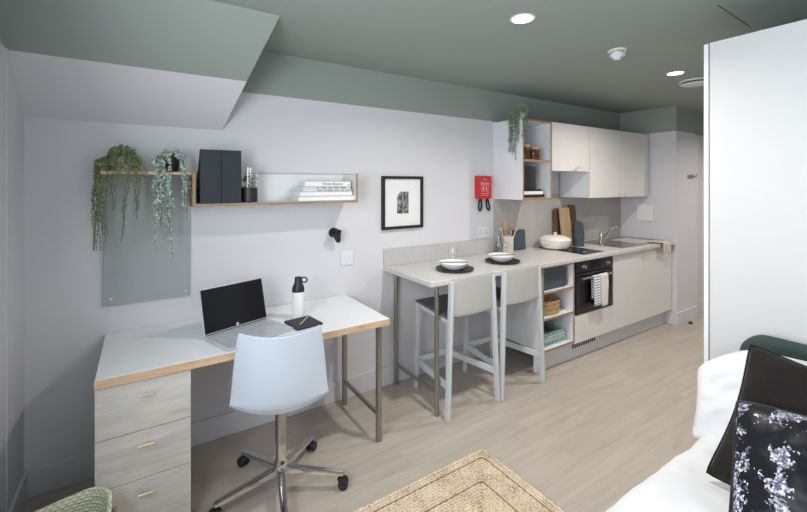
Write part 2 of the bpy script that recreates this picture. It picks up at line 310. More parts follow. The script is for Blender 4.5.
# ------------------------------------------------------------------ mesh builder
class MB:
    def __init__(s): s.bm = bmesh.new(); s.wn = False
    def box(s, x0, y0, z0, x1, y1, z1, bev=0.0, seg=2, mtx=None):
        b = bmesh.new()
        bmesh.ops.create_cube(b, size=1)
        for v in b.verts:
            v.co = Vector(((x0 + x1) / 2 + v.co.x * (x1 - x0), (y0 + y1) / 2 + v.co.y * (y1 - y0), (z0 + z1) / 2 + v.co.z * (z1 - z0)))
        if bev > 0: s.wn = True; bmesh.ops.bevel(b, geom=b.edges[:], offset=bev, segments=seg, profile=0.5, affect='EDGES')
        return s._merge(b, mtx)
    def _merge(s, b, mtx=None):
        if mtx is not None: bmesh.ops.transform(b, matrix=mtx, verts=b.verts[:])
        me = bpy.data.meshes.new('tmp'); b.to_mesh(me); b.free()
        s.bm.from_mesh(me); bpy.data.meshes.remove(me)
        return s
    def cyl(s, p0, p1, r0, r1=None, seg=20, cap=True):
        p0 = Vector(p0); p1 = Vector(p1); r1 = r0 if r1 is None else r1
        d = p1 - p0; q = d.to_track_quat('Z', 'Y')
        a = [s.bm.verts.new(p0 + q @ Vector((r0 * math.cos(2 * PI * i / seg), r0 * math.sin(2 * PI * i / seg), 0))) for i in range(seg)]
        c = [s.bm.verts.new(p1 + q @ Vector((r1 * math.cos(2 * PI * i / seg), r1 * math.sin(2 * PI * i / seg), 0))) for i in range(seg)]
        for i in range(seg): s.bm.faces.new((a[i], a[(i + 1) % seg], c[(i + 1) % seg], c[i]))
        if cap: s.bm.faces.new(a[::-1]); s.bm.faces.new(c)
        return s
    def bar(s, p0, p1, w, h, up=(0, 0, 1), bev=0.003, w2=None, h2=None):
        """rectangular bar from p0 to p1, w across and h along 'up'"""
        p0 = Vector(p0); p1 = Vector(p1); d = (p1 - p0).normalized(); up = Vector(up)
        side = d.cross(up).normalized(); u = side.cross(d).normalized()
        w2 = w if w2 is None else w2; h2 = h if h2 is None else h2
        b = bmesh.new(); vs = []
        for p, ww, hh in ((p0, w, h), (p1, w2, h2)):
            for a, c in ((-1, -1), (1, -1), (1, 1), (-1, 1)): vs.append(b.verts.new(p + side * a * ww / 2 + u * c * hh / 2))
        for f in ((3, 2, 1, 0), (4, 5, 6, 7), (0, 1, 5, 4), (1, 2, 6, 5), (2, 3, 7, 6), (3, 0, 4, 7)): b.faces.new([vs[i] for i in f])
        if bev: s.wn = True; bmesh.ops.bevel(b, geom=b.edges[:], offset=bev, segments=2, profile=0.5, affect='EDGES')
        return s._merge(b)
    def tube(s, pts, r, seg=8, closed=False, cap=True):
        pts = [Vector(p) for p in pts]; n = len(pts); rings = []
        prev = None
        for i, p in enumerate(pts):
            if closed: t = (pts[(i + 1) % n] - pts[i - 1]).normalized()
            else: t = (pts[min(i + 1, n - 1)] - pts[max(i - 1, 0)]).normalized()
            if prev is None:
                prev = Vector((0, 0, 1)) if abs(t.z) < 0.9 else Vector((1, 0, 0))
            u = (prev - t * prev.dot(t)).normalized(); w = t.cross(u); prev = u
            rr = r[i] if isinstance(r, (list, tuple)) else r
            rings.append([s.bm.verts.new(p + (u * math.cos(2 * PI * k / seg) + w * math.sin(2 * PI * k / seg)) * rr) for k in range(seg)])
        m = n if closed else n - 1
        for i in range(m):
            a, c = rings[i], rings[(i + 1) % n]
            for k in range(seg): s.bm.faces.new((a[k], a[(k + 1) % seg], c[(k + 1) % seg], c[k]))
        if cap and not closed: s.bm.faces.new(rings[0][::-1]); s.bm.faces.new(rings[-1])
        return s
    def lathe(s, prof, c=(0, 0, 0), seg=36, sx=1, sy=1):
        """prof: list of (r,z) from bottom to top"""
        c = Vector(c); rings = []
        for r, z in prof:
            if r < 1e-5: rings.append([s.bm.verts.new(c + Vector((0, 0, z)))])
            else: rings.append([s.bm.verts.new(c + Vector((r * sx * math.cos(2 * PI * k / seg), r * sy * math.sin(2 * PI * k / seg), z))) for k in range(seg)])
        for a, b in zip(rings[:-1], rings[1:]):
            for k in range(seg):
                k2 = (k + 1) % seg
                if len(a) == 1 and len(b) == 1: continue
                if len(a) == 1: s.bm.faces.new((a[0], b[k2], b[k]))
                elif len(b) == 1: s.bm.faces.new((a[k], a[k2], b[0]))
                else: s.bm.faces.new((a[k], a[k2], b[k2], b[k]))
        return s
    def prism(s, poly, h0, h1, axis='z', bev=0.0):
        """extrude a 2-D polygon; axis z: (x,y), y: (x,z), x: (y,z)"""
        f = {'z': lambda p, h: Vector((p[0], p[1], h)), 'y': lambda p, h: Vector((p[0], h, p[1])), 'x': lambda p, h: Vector((h, p[0], p[1]))}[axis]
        b = bmesh.new()
        a = [b.verts.new(f(p, h0)) for p in poly]; c = [b.verts.new(f(p, h1)) for p in poly]
        n = len(poly)
        for i in range(n): b.faces.new((a[i], a[(i + 1) % n], c[(i + 1) % n], c[i]))
        b.faces.new(a[::-1]); b.faces.new(c)
        bmesh.ops.recalc_face_normals(b, faces=b.faces[:])
        if bev:
            s.wn = True
            cap = [e for e in b.edges if all(v in a for v in e.verts) or all(v in c for v in e.verts)]
            bmesh.ops.bevel(b, geom=cap, offset=bev, segments=2, profile=0.5, affect='EDGES')
        return s._merge(b)
    def grid(s, fn, nu, nv, closed_u=False):
        vs = [[s.bm.verts.new(fn(i / nu, j / nv)) for j in range(nv + 1)] for i in range(nu + (0 if closed_u else 1))]
        n = nu
        for i in range(n):
            for j in range(nv): s.bm.faces.new((vs[i][j], vs[(i + 1) % len(vs)][j], vs[(i + 1) % len(vs)][j + 1], vs[i][j + 1]))
        return s
    def quad(s, *p):
        s.bm.faces.new([s.bm.verts.new(q) for q in p]); return s
    def build(s, name, m, parent=None, smooth=True, ang=35, recalc=True, weld=False):
        if weld: bmesh.ops.remove_doubles(s.bm, verts=s.bm.verts[:], dist=1e-5)
        if recalc: bmesh.ops.recalc_face_normals(s.bm, faces=s.bm.faces[:])
        me = bpy.data.meshes.new(name); s.bm.to_mesh(me); s.bm.free()
        if smooth:
            for p in me.polygons: p.use_smooth = True
            me.set_sharp_from_angle(angle=R(ang))
        me.materials.append(m)
        o = bpy.data.objects.new(name, me); COL.objects.link(o)
        if parent: o.parent = parent
        if s.wn: w = o.modifiers.new('normals', 'WEIGHTED_NORMAL'); w.keep_sharp = True
        return o
def tag(o, label, cat, group=None):
    o['label'] = label; o['category'] = cat
    if group: o['group'] = group
    return o
def thing(name, label, cat, loc=(0, 0, 0), rz=0, group=None):
    o = bpy.data.objects.new(name, None); COL.objects.link(o)
    o.empty_display_size = 0.1
    o.location = loc; o.rotation_euler = (0, 0, rz)
    return tag(o, label, cat, group)
def struct(name, mb, m, **kw):
    o = mb.build(name, m, **kw); o['kind'] = 'structure'; return o
def kids(o): return [c for c in bpy.data.objects if c.parent == o]
def copy_tree(o, loc, rz=None, label=None, parent=None):
    c = o.copy(); COL.objects.link(c)
    if parent is not None: c.parent = parent
    else:
        c.location = loc
        if rz is not None: c.rotation_euler = (0, 0, rz)
        if label: c['label'] = label
    for k in kids(o): copy_tree(k, None, parent=c)
    return c
def solid(o, t, off=-1):
    md = o.modifiers.new('thickness', 'SOLIDIFY'); md.thickness = t; md.offset = off; return o
def subd(o, n=2):
    md = o.modifiers.new('smooth', 'SUBSURF'); md.levels = n; md.render_levels = n; return o
def text_part(name, body, size, loc, rot, m, parent, depth=0.0004, align='CENTER'):
    cu = bpy.data.curves.new(name, 'FONT'); cu.body = body; cu.size = size; cu.extrude = depth; cu.align_x = align; cu.align_y = 'CENTER'
    t = bpy.data.objects.new('tmp_text', cu); COL.objects.link(t)
    dg = bpy.context.evaluated_depsgraph_get(); dg.update()
    me = bpy.data.meshes.new_from_object(t.evaluated_get(dg))
    bpy.data.objects.remove(t); me.name = name
    me.materials.clear(); me.materials.append(m)
    o = bpy.data.objects.new(name, me); COL.objects.link(o); o.location = loc; o.rotation_euler = rot
    if parent: o.parent = parent
    return o
def rrect(x0, z0, x1, z1, r, n=5):
    out = []
    for cx, cz, a in ((x1 - r, z1 - r, 0), (x0 + r, z1 - r, 90), (x0 + r, z0 + r, 180), (x1 - r, z0 + r, 270)):
        for i in range(n + 1):
            t = R(a + 90 * i / n); out.append((cx + r * math.cos(t), cz + r * math.sin(t)))
    return out

# ------------------------------------------------------------------ room shell
FAR = 6.4
struct('floor', MB().box(LEFT - 0.15, FRONT - 0.15, -0.08, FAR, WALL + 0.15, 0), M['floor'])
struct('ceiling', MB().box(LEFT - 0.15, FRONT - 0.15, CEIL, FAR, WALL + 0.15, CEIL + 0.1), M['ceiling'])
struct('wall_back', MB().box(LEFT - 0.15, WALL, 0, ENDX + 0.5, WALL + 0.15, CEIL), M['wall'])
# left wall with an unseen window opening, added to let daylight in
wy0, wy1, wz0, wz1 = -0.20, 1.30, 0.97, 2.27
mb = MB()
mb.box(LEFT - 0.18, wy1, 0, LEFT, WALL, CEIL); mb.box(LEFT - 0.18, FRONT - 0.15, 0, LEFT, wy0, CEIL)
mb.box(LEFT - 0.18, wy0, 0, LEFT, wy1, wz0); mb.box(LEFT - 0.18, wy0, wz1, LEFT, wy1, CEIL)
struct('wall_left', mb, M['wall'])
# front wall with a second unseen window, added as weak fill light
fx0, fx1, fz0, fz1 = 0.20, 1.50, 0.85, 2.15
mb = MB()
mb.box(LEFT, FRONT - 0.14, 0, fx0, FRONT, CEIL); mb.box(fx1, FRONT - 0.14, 0, FAR, FRONT, CEIL)
mb.box(fx0, FRONT - 0.14, 0, fx1, FRONT, fz0); mb.box(fx0, FRONT - 0.14, fz1, fx1, FRONT, CEIL)
struct('wall_front', mb, M['wall'])
# wall between kitchen and hallway, and the hallway wall that carries on from it
struct('wall_end', MB().box(ENDX, 2.05, 0, 5.36, WALL, CEIL), M['wall'])
struct('wall_hall', MB().box(5.36, 2.10, 0, FAR, WALL, CEIL), M['wall'])
struct('wall_right', MB().box(FAR, FRONT - 0.15, 0, FAR + 0.12, WALL + 0.15, CEIL), M['wall'])
# sloped ceiling over the desk: from the back wall up to the flat ceiling
A = (LEFT, WALL, 1.866); B = (0.416, WALL, 1.866); C_ = (0.593, 2.059, CEIL); D = (LEFT, 2.059, CEIL)
mb = MB()
vs = [mb.bm.verts.new(p) for p in (A, B, C_, D)]
tp = [mb.bm.verts.new(p) for p in ((LEFT, WALL, CEIL), (0.416, WALL, CEIL))]
mb.bm.faces.new(vs); mb.bm.faces.new((vs[1], tp[1], vs[2])); mb.bm.faces.new((vs[0], vs[3], tp[0])); mb.bm.faces.new((tp[0], tp[1], vs[1], vs[0])); mb.bm.faces.new((tp[0], vs[3], vs[2], tp[1]))
struct('wall_sloped', mb, M['wall'], smooth=False)
# skirting boards
def skirt(name, x0, y0, x1, y1): struct(name, MB().box(x0, y0, 0, x1, y1, 0.135, 0.003), M['skirt'])
skirt('baseboard_back', LEFT, WALL - 0.016, 2.68, WALL)
skirt('baseboard_left', LEFT, FRONT, LEFT + 0.016, WALL - 0.016)
skirt('baseboard_end', ENDX - 0.012, 2.036, 5.36, 2.05)
skirt('baseboard_hall', 5.46, 2.086, FAR, 2.10)
struct('trim_1', MB().box(5.36, 2.05, 0, 5.44, 2.10, 2.08, 0.004), M['skirt'])
struct('trim_3', MB().box(LEFT, 2.350, 0.136, LEFT + 0.004, 2.358, 2.14), M['wall'])
# frames of the two added, unseen windows
def window(name, loc, rz, w, h):
    mb = MB()
    for a in ((-w / 2, 0.0, -h / 2, -w / 2 + 0.05, 0.05, h / 2), (w / 2 - 0.05, 0, -h / 2, w / 2, 0.05, h / 2), (-w / 2, 0, -h / 2, w / 2, 0.05, -h / 2 + 0.05), (-w / 2, 0, h / 2 - 0.05, w / 2, 0.05, h / 2), (-0.025, 0, -h / 2, 0.025, 0.05, h / 2)):
        mb.box(*a, 0.004)
    o = struct(name, mb, M['skirt']); o.location = loc; o.rotation_euler = (0, 0, rz)
window('added_window_1', (LEFT - 0.12, (wy0 + wy1) / 2, (wz0 + wz1) / 2), R(90), wy1 - wy0, wz1 - wz0)

window('added_window_2', ((fx0 + fx1) / 2, FRONT - 0.12, (fz0 + fz1) / 2), 0, fx1 - fx0, fz1 - fz0)

# ------------------------------------------------------------------ desk
dk = thing('desk', 'white topped desk with pale wood edge along the left part of the wall', 'desk', (-0.158, 2.044, 0))
DW, DD = 1.237 + 0.158, WALL - 2.044 - 0.004
MB().box(0.002, 0.003, 0.704, DW - 0.002, DD, 0.742, 0.0015).build('desktop', M['laminate'], dk)
mb = MB(); mb.box(0, 0, 0.704, DW, 0.003, 0.740, 0.0008); mb.box(DW - 0.002, 0.003, 0.704, DW, DD, 0.740)
mb.build('edge_band', M['edge'], dk)['label'] = 'pale wood edge'
LX = 1.213 + 0.158 - 0.02
for y in (0.057, 0.538):
    MB().box(LX - 0.014, y - 0.014, 0, LX + 0.014, y + 0.014, 0.704, 0.002).build('leg', M['leg'], dk)
MB().box(LX - 0.008, 0.071, 0.148, LX + 0.008, 0.524, 0.176, 0.002).build('crossbar', M['leg'], dk)

# drawer pedestal
pd = thing('drawer_pedestal', 'ash grey pedestal of three drawers with brass handles under the desk', 'drawers', (-0.158, 2.06, 0))
PW = 0.35
mb = MB(); mb.box(0, 0.02, 0.03, PW, 0.52, 0.7035, 0.001); mb.build('body', M['drawer'], pd)
MB().box(0.01, 0.04, 0, PW - 0.01, 0.50, 0.03).build('plinth', M['seal'], pd)
for z0, z1 in ((0.485, 0.697), (0.278, 0.482), (0.035, 0.275)):
    d = MB().box(0.001, 0, z0, PW - 0.001, 0.019, z1, 0.0012).build('drawer', M['drawer'], pd)
    zc = z1 - 0.053 if z1 > 0.6 else z1 - 0.052
    mb = MB(); mb.cyl((0.176, 0.0, zc), (0.176, -0.026, zc), 0.0045, seg=12); mb.cyl((0.147, -0.028, zc), (0.207, -0.028, zc), 0.0052, seg=14)
    mb.build('handle', M['brass'], d)['label'] = 'brass T-bar handle'

# ------------------------------------------------------------------ laptop, bottle, notebook
hl = Vector((0.272, 2.287, 0)); hr = Vector((0.618, 2.405, 0))
rzl = math.atan2(hr.y - hl.y, hr.x - hl.x); LWd = (hr - hl).length
lp = thing('laptop', 'open silver laptop with dark screen on the white desk', 'laptop', (hl.x, hl.y, 0.742), rzl)
LDp = 0.25
b = MB().box(0, -LDp, 0.001, LWd, 0, 0.016, 0.004).build('base', M['laptop'], lp)
mb = MB()
for r in range(5):
    n = 14
    for c in range(n):
        x = 0.03 + c * (LWd - 0.06) / n
        if r == 4 and 4 <= c <= 8:
            if c == 4: mb.box(x, -0.036 - r * 0.0205 - 0.017, 0.0155, x + 5 * (LWd - 0.06) / n - 0.003, -0.036 - r * 0.0205, 0.0175)
            continue
        mb.box(x, -0.036 - r * 0.0205 - 0.017, 0.0155, x + (LWd - 0.06) / n - 0.003, -0.036 - r * 0.0205, 0.0175)
mb.build('keyboard', M['keys'], b)
MB().box(LWd * 0.36, -0.232, 0.0155, LWd * 0.64, -0.155, 0.0166).build('trackpad', M['keys'], b)
MB().cyl((0.01, -0.004, 0.012), (LWd - 0.01, -0.004, 0.012), 0.007).build('hinge', M['black'], lp)
lid = MB().box(0, -0.003, 0, LWd, 0.003, 0.235, 0.0025).build('lid', M['laptop'], lp)
lid.location = (0, 0.0, 0.016); lid.rotation_euler = (R(-14), 0, 0)
MB().box(0.005, -0.0042, 0.006, LWd - 0.005, -0.003, 0.230, 0.0005).build('screen', M['screen'], lid)
lg = MB().cyl((LWd / 2, -0.0042, 0.015), (LWd / 2, -0.0048, 0.015), 0.0075, seg=24).build('emblem', M['white_plastic'], lid)
text_part('emblem_letters', 'hp', 0.0105, (LWd / 2, -0.0050, 0.0155), (R(90), 0, 0), M['ink'], lg, 0.0002)

bt = thing('water_bottle', 'white insulated bottle with black looped lid on the desk', 'bottle', (0.787, 2.355, 0.742))
MB().lathe([(0, 0), (0.032, 0), (0.035, 0.004), (0.0355, 0.05), (0.0355, 0.152), (0.034, 0.158), (0, 0.158)]).build('body', M['ceramic'], bt)
c = MB().lathe([(0, 0.156), (0.036, 0.157), (0.0365, 0.170), (0.034, 0.186), (0.025, 0.203), (0.0215, 0.212), (0.0215, 0.238), (0.019, 0.243), (0, 0.243)]).build('lid', M['black'], bt)
mb = MB(); mb.tube([(0.036 + 0.017 * math.cos(t), 0, 0.226 + 0.015 * math.sin(t)) for t in [2 * PI * i / 18 for i in range(18)]], 0.0045, 8, closed=True)
lo = mb.build('loop', M['black'], c); lo.rotation_euler = (0, 0, R(-35))

nbk = thing('notebook', 'navy notebook lying on the desk behind the swivel chair', 'notebook', (0.777, 2.235, 0.742), R(8))
MB().box(-0.077, -0.085, 0.001, 0.077, 0.085, 0.012, 0.002).build('cover', M['navy'], nbk)
MB().box(-0.074, -0.083, 0.003, 0.0765, 0.083, 0.010).build('pages', M['paper'], nbk)
pc = thing('pencil', 'pale wooden pencil lying across the navy notebook', 'pencil', (0.79, 2.25, 0.758), R(52))
MB().cyl((-0.07, 0, 0), (0.058, 0, 0), 0.004, seg=6).build('shaft', M['spoon'], pc)
MB().cyl((0.058, 0, 0), (0.072, 0, 0), 0.004, 0.0006, seg=6).build('tip', M['ink'], pc)

# ------------------------------------------------------------------ wall shelf, pin board and what stands on them
SY = 2.46
sh = thing('wall_shelf', 'long box shelf with wood edges and pale mint back above the desk', 'shelf', (0.237, SY, 1.414))
SWd = 1.236 - 0.237; SD = WALL - SY - 0.002
MB().box(0.014, 0.004, 0.0, SWd - 0.014, SD, 0.015, 0.001).build('bottom_board', M['mint'], sh)
MB().box(0.014, SD - 0.012, 0.015, SWd - 0.014, SD, 0.190, 0.001).build('back_panel', M['mint'], sh)
for x in (0.001, SWd - 0.014): MB().box(x, 0.004, 0.0, x + 0.013, SD, 0.190, 0.001).build('end_panel', M['mint'], sh)
mb = MB(); mb.box(0, 0, -0.001, SWd, 0.004, 0.015); mb.box(0, 0, 0.015, 0.015, 0.004, 0.191); mb.box(SWd - 0.015, 0, 0.015, SWd, 0.004, 0.191); mb.box(-0.001, 0.004, -0.001, 0.001, SD, 0.191)
mb.box(0, 0.0, 0.190, 0.015, SD, 0.1925); mb.box(SWd - 0.015, 0.0, 0.190, SWd, SD, 0.1925); mb.box(0.015, SD - 0.012, 0.190, SWd - 0.015, SD, 0.1925)
mb.build('edge_band', M['edge_dark'], sh)['label'] = 'oak edge'

pb = thing('pin_board', 'tall grey felt pin board fixed to the wall left of the shelf', 'pin board', (-0.167, WALL - 0.014, 0.889))
MB().box(0, 0, 0, 0.410, 0.013, 0.700, 0.002).build('felt_panel', M['felt'], pb)
for x, z in ((0.035, 0.035), (0.385, 0.03)):
    MB().lathe([(0, 0), (0.006, 0.001), (0.005, 0.004), (0, 0.005)], seg=12).build('screw_cap', M['white_plastic'], pb)
    k = kids(pb)[-1]; k.location = (x, 0, z); k.rotation_euler = (R(90), 0, 0)
lw = thing('ledge_shelf', 'narrow wooden ledge on top of the grey pin board', 'ledge', (-0.167, 2.50, 1.590))
MB().box(0, 0.004, 0, 0.402, WALL - 2.502, 0.014, 0.001).build('board', M['mint'], lw)
MB().box(0, 0, -0.001, 0.403, 0.004, 0.015).build('edge_band', M['edge'], lw)

def leaf_cloud(mb, p, size, n=1, flat=0.45, droop=0.5):
    """one small pointed leaf: a bent diamond with thickness"""
    for _ in range(n):
        a = random.uniform(0, 2 * PI); e = random.uniform(-1.0, 0.7)
        d = Vector((math.cos(a) * math.cos(e), math.sin(a) * math.cos(e), math.sin(e)))
        u = d.cross(Vector((random.uniform(-1, 1), random.uniform(-1, 1), random.uniform(-1, 1)))).normalized()
        w = d.cross(u) * 0.12
        L = size * random.uniform(0.7, 1.25)
        p = Vector(p)
        q = [p, p + d * L * 0.5 + u * L * flat + w * L, p + d * L, p + d * L * 0.5 - u * L * flat + w * L]
        top = p + d * L * 0.5 + w * L * 2.4; bot = p + d * L * 0.5 - w * L * 0.4
        v = [mb.bm.verts.new(x) for x in q]; t = mb.bm.verts.new(top); bb = mb.bm.verts.new(bot)
        for i in range(4):
            mb.bm.faces.new((v[i], v[(i + 1) % 4], t)); mb.bm.faces.new((v[(i + 1) % 4], v[i], bb))
def trailing_plant(name, label, loc, pot_r, pot_h, pot_m, leaf_m, strands, bush=60, size=0.012, bush_r=0.06, bush_h=0.06, step=0.010, low=0.0, flat=0.45):
    t = thing(name, label, 'plant', loc)
    MB().lathe([(0, 0), (pot_r * 0.82, 0), (pot_r * 0.86, 0.003), (pot_r, pot_h), (pot_r * 0.93, pot_h), (pot_r * 0.9, pot_h - 0.012), (0, pot_h - 0.012)]).build('pot', pot_m, t)
    fo = MB(); st = MB()
    for k in range(bush):
        a = random.uniform(0, 2 * PI); r = bush_r * math.sqrt(random.random()); q_ = r / bush_r
        h = pot_h - 0.005 + bush_h * random.random() * (1.15 - q_ ** 2) - (q_ > 0.75) * random.random() * pot_h * 1.1 * low
        p = Vector((r * math.cos(a), r * math.sin(a) * 0.8, h))
        st.tube([(0.2 * p.x, 0.2 * p.y, pot_h - 0.012), (0.7 * p.x, 0.7 * p.y, h * 0.7 + pot_h * 0.3), p], 0.0011, 4)
        leaf_cloud(fo, p, size, 4, flat)
    for (dx, dy, zb, w) in strands:                  # strand: hangs at offset dx,dy down to zb
        n = 14; pts = []
        zt = pot_h + random.uniform(0.0, bush_h * 0.75) * (1 - min(0.8, abs(dx) / 0.12))
        ph = random.uniform(0, 6)
        for i in range(n + 1):
            s = i / n
            if s < 0.3:
                q = s / 0.3; x = dx * math.sin(q * PI / 2); y = dy * math.sin(q * PI / 2); z = pot_h + (zt - pot_h) * math.sin(q * PI * 0.7) * 1.1 - 0.42 * abs(dx) * q ** 2
            else:
                q = (s - 0.3) / 0.7
                z0 = pot_h + (zt - pot_h) * math.sin(PI * 0.7) * 1.1 - 0.42 * abs(dx)
                x = dx + w * q + 0.006 * math.sin(ph + q * 7); y = dy + 0.004 * math.cos(ph * 2 + q * 6); z = z0 + (zb - z0) * q
            pts.append(Vector((x, y, z)))
        st.tube(pts, 0.0012, 5)
        for i in range(n):
            a, b2 = pts[i], pts[i + 1]; L = (b2 - a).length; m_ = max(1, int(L / step))
            for k in range(m_): leaf_cloud(fo, a.lerp(b2, (k + random.random() * 0.5) / m_), size * (0.75 if i > n - 4 else 1), 2, flat)
    st.build('stems', M['stem'], t); fo.build('foliage', leaf_m, t, smooth=False, recalc=False)
    return t
zl = 1.6055
S1 = []
for k in range(13): S1.append((random.uniform(-0.115, -0.075), random.uniform(-0.07, 0.0), random.uniform(-0.42, -0.18) if k > 2 else -0.40, random.uniform(-0.012, 0.015)))
for k in range(8): S1.append((random.uniform(-0.07, 0.02), random.uniform(-0.10, -0.07), random.uniform(-0.22, -0.05), 0.0))
for k in range(4): S1.append((random.uniform(0.045, 0.06), -0.085, random.uniform(-0.26, -0.18), random.uniform(0.015, 0.03)))
S1 += [(0.035, -0.085, -0.36, -0.045), (0.03, -0.085, -0.30, -0.02), (0.08, -0.08, -0.10, 0.015), (0.095, -0.07, -0.13, 0.012), (0.09, -0.08, -0.05, 0.02)]
trailing_plant('trailing_plant', 'green plant with long fine trailing stems on the left of the ledge', (-0.078, 2.575, zl), 0.05, 0.075, M['stoneware'], M['leaf'], S1, 260, 0.011, 0.080, 0.062, 0.009, low=1.0)
S2 = []
for k in range(10): S2.append((random.uniform(-0.075, -0.045), random.uniform(-0.09, -0.04), random.uniform(-0.30, -0.12), random.uniform(-0.01, 0.012)))
S2 += [(-0.055, -0.085, -0.41, -0.02), (-0.02, -0.09, -0.46, 0.015), (-0.03, -0.09, -0.36, 0.01), (-0.015, -0.09, -0.20, 0.01)]
for k in range(6): S2.append((random.uniform(0.045, 0.075), random.uniform(-0.09, -0.03), random.uniform(-0.27, -0.10), random.uniform(0.0, 0.02)))
trailing_plant('trailing_plant', 'silvery green trailing plant in a black pot on the ledge', (0.142, 2.575, zl), 0.042, 0.095, M['black'], M['leaf_blue'], S2, 40, 0.016, 0.066, 0.040, 0.012, low=0.25, flat=0.6)

# magazine files
mf = thing('magazine_file', 'dark navy magazine file standing leftmost on the wall shelf', 'magazine file', (0.275, 2.472, 1.4292), 0, 'magazine files on the wall shelf')
FW = 0.106
mb = MB()
# spine in front, sides slope down towards the wall; open behind and on top
mb.box(0, 0, 0, FW, 0.003, 0.302, 0.0008); mb.box(0, 0.003, 0, FW, 0.165, 0.003)
for x in (0, FW - 0.0025): mb.prism([(0.003, 0.003), (0.165, 0.003), (0.165, 0.13), (0.02, 0.302), (0.003, 0.302)], x, x + 0.0025, 'x')
mb.box(0, 0.162, 0.003, FW, 0.165, 0.13)
mb.build('case', M['navy'], mf)
MB().box(0.006, 0.008, 0.004, FW - 0.006, 0.155, 0.12).build('papers', M['navy'], mf)
mf2 = copy_tree(mf, (0.275 + 0.1085, 2.472, 1.4292), 0, 'dark navy magazine file beside the glass terrarium on the wall shelf')

tr = thing('terrarium', 'glass jar terrarium with dark lower half beside the navy magazine files', 'terrarium', (0.548, 2.54, 1.4292))
MB().lathe([(0, 0), (0.042, 0), (0.047, 0.006), (0.0475, 0.085), (0.0455, 0.087), (0, 0.087)]).build('dark_base', M['black'], tr)
MB().lathe([(0.046, 0.0875), (0.0475, 0.10), (0.0475, 0.207), (0.0455, 0.207), (0.0445, 0.10), (0.044, 0.0885)]).build('glass_jar', M['glass'], tr)
mb = MB()
for k in range(60):
    a = random.uniform(0, 2 * PI); r = 0.035 * math.sqrt(random.random()); leaf_cloud(mb, (r * math.cos(a), r * math.sin(a), 0.09 + random.random() * 0.07), 0.017, 2, 0.5)
mb.build('foliage', M['leaf_dark'], tr, smooth=False, recalc=False)

bz = 1.4292
specs = [(0.832, 1.222, 0.148, 0.030, 0.0, 'white book with the largest cover at the bottom of the shelf stack'),
         (0.845, 1.205, 0.140, 0.030, 0.004, 'white book second from the bottom of the shelf stack'),
         (0.862, 1.195, 0.135, 0.0155, 0.0, 'thin white book third from the bottom of the shelf stack'),
         (0.860, 1.19, 0.135, 0.0140, 0.006, 'thin white book just below the top book of the shelf stack'),
         (0.872, 1.190, 0.130, 0.036, 0.0, 'thick white book with dark spine title on top of the shelf stack')]
for i, (x0, x1, dp, th, dy, lb) in enumerate(specs):
    bk = thing('book', lb, 'book', (x0, 2.482 + dy, bz), 0, 'white books on the wall shelf')
    L = x1 - x0
    mb = MB(); mb.box(0, 0, 0, L, 0.003, th, 0.001); mb.box(0, 0, 0, L, dp, 0.0022); mb.box(0, 0, th - 0.0022, L, dp, th)
    mb.build('cover', M['paper'], bk)
    MB().box(0.003, 0.003, 0.0022, L - 0.003, dp - 0.003, th - 0.0022).build('pages', M['mat_board'], bk)
    if i == 4:
        text_part('spine_title', 'Portis Botero', 0.026, (L * 0.60, -0.0004, th / 2), (R(90), 0, 0), M['ink'], bk)
        MB().box(L * 0.945, -0.0005, th * 0.2, L * 0.962, 0, th * 0.5).build('spine_mark', M['ink'], bk)
    if i in (2, 3):
        mb = MB(); x = L * 0.28
        while x < L * 0.95:
            w = random.uniform(0.012, 0.04); mb.box(x, -0.0005, th * 0.36, min(x + w, L * 0.97), 0, th * 0.66); x += w + random.uniform(0.004, 0.02)
        mb.build('spine_title', M['ink'], bk)
    bz += th + 0.0004

# ------------------------------------------------------------------ small wall fittings
sp = thing('wall_spotlight', 'small matt black cone spotlight on the wall above the switch', 'wall lamp', (1.142, WALL - 0.001, 1.183))
c = MB(); c.cyl((0, 0, 0.012), (0, -0.022, 0.012), 0.034, seg=28); c.build('wall_plate', M['black_matt'], sp)
MB().tube([(0, -0.02, 0.012), (0, -0.045, 0.008), (0.004, -0.062, -0.004)], 0.006, 8).build('arm', M['black_matt'], sp)
ax = Vector((0.35, -0.30, -0.88)).normalized(); q = ax.to_track_quat('Z', 'Y').to_matrix().to_4x4()
s_ = MB().lathe([(0, -0.045), (0.014, -0.044), (0.017, -0.036), (0.034, 0.035), (0.032, 0.035), (0.015, -0.03), (0, -0.03)], seg=28).build('shade', M['black_matt'], sp)
ax = Vector((-0.30, -0.25, 0.92)); s_.rotation_euler = ax.to_track_quat('Z', 'Y').to_euler(); s_.location = (0.006, -0.060, -0.010)

def socket(label, x, z, w=0.086, h=0.086, kind='double', name='wall_switch', rz=0, y=WALL, pm=None):
    t = thing(name, label, 'switch' if 'switch' in name else 'socket', (x, y, z), rz)
    MB().box(-w / 2, -0.009, -h / 2, w / 2, -0.0005, h / 2, 0.003).build('plate', pm or M['white_plastic'], t)
    if kind == 'switch':
        for dx in (-0.017, 0.017): MB().box(dx - 0.009, -0.0125, -0.016, dx + 0.009, -0.008, 0.016, 0.002).build('rocker', M['white_plastic'], t)
    if kind == 'socket':
        for dx in ((-w / 4, w / 4) if w > 0.1 else (0,)):
            mb = MB()
            for a, c_, ww, hh in ((0, 0.014, 0.005, 0.008), (-0.011, -0.008, 0.008, 0.005), (0.011, -0.008, 0.008, 0.005)): mb.box(dx + a - ww / 2, -0.0094, c_ - hh / 2, dx + a + ww / 2, -0.0088, c_ + hh / 2)
            mb.build('pin_holes', M['ink'], t)
    return t
socket('white wall switch under the black spotlight', 1.249, 1.006, 0.10, 0.105, 'switch')
socket('white double socket on the wall under the desk', 1.07, 0.455, 0.146, 0.086, 'socket', 'wall_socket')
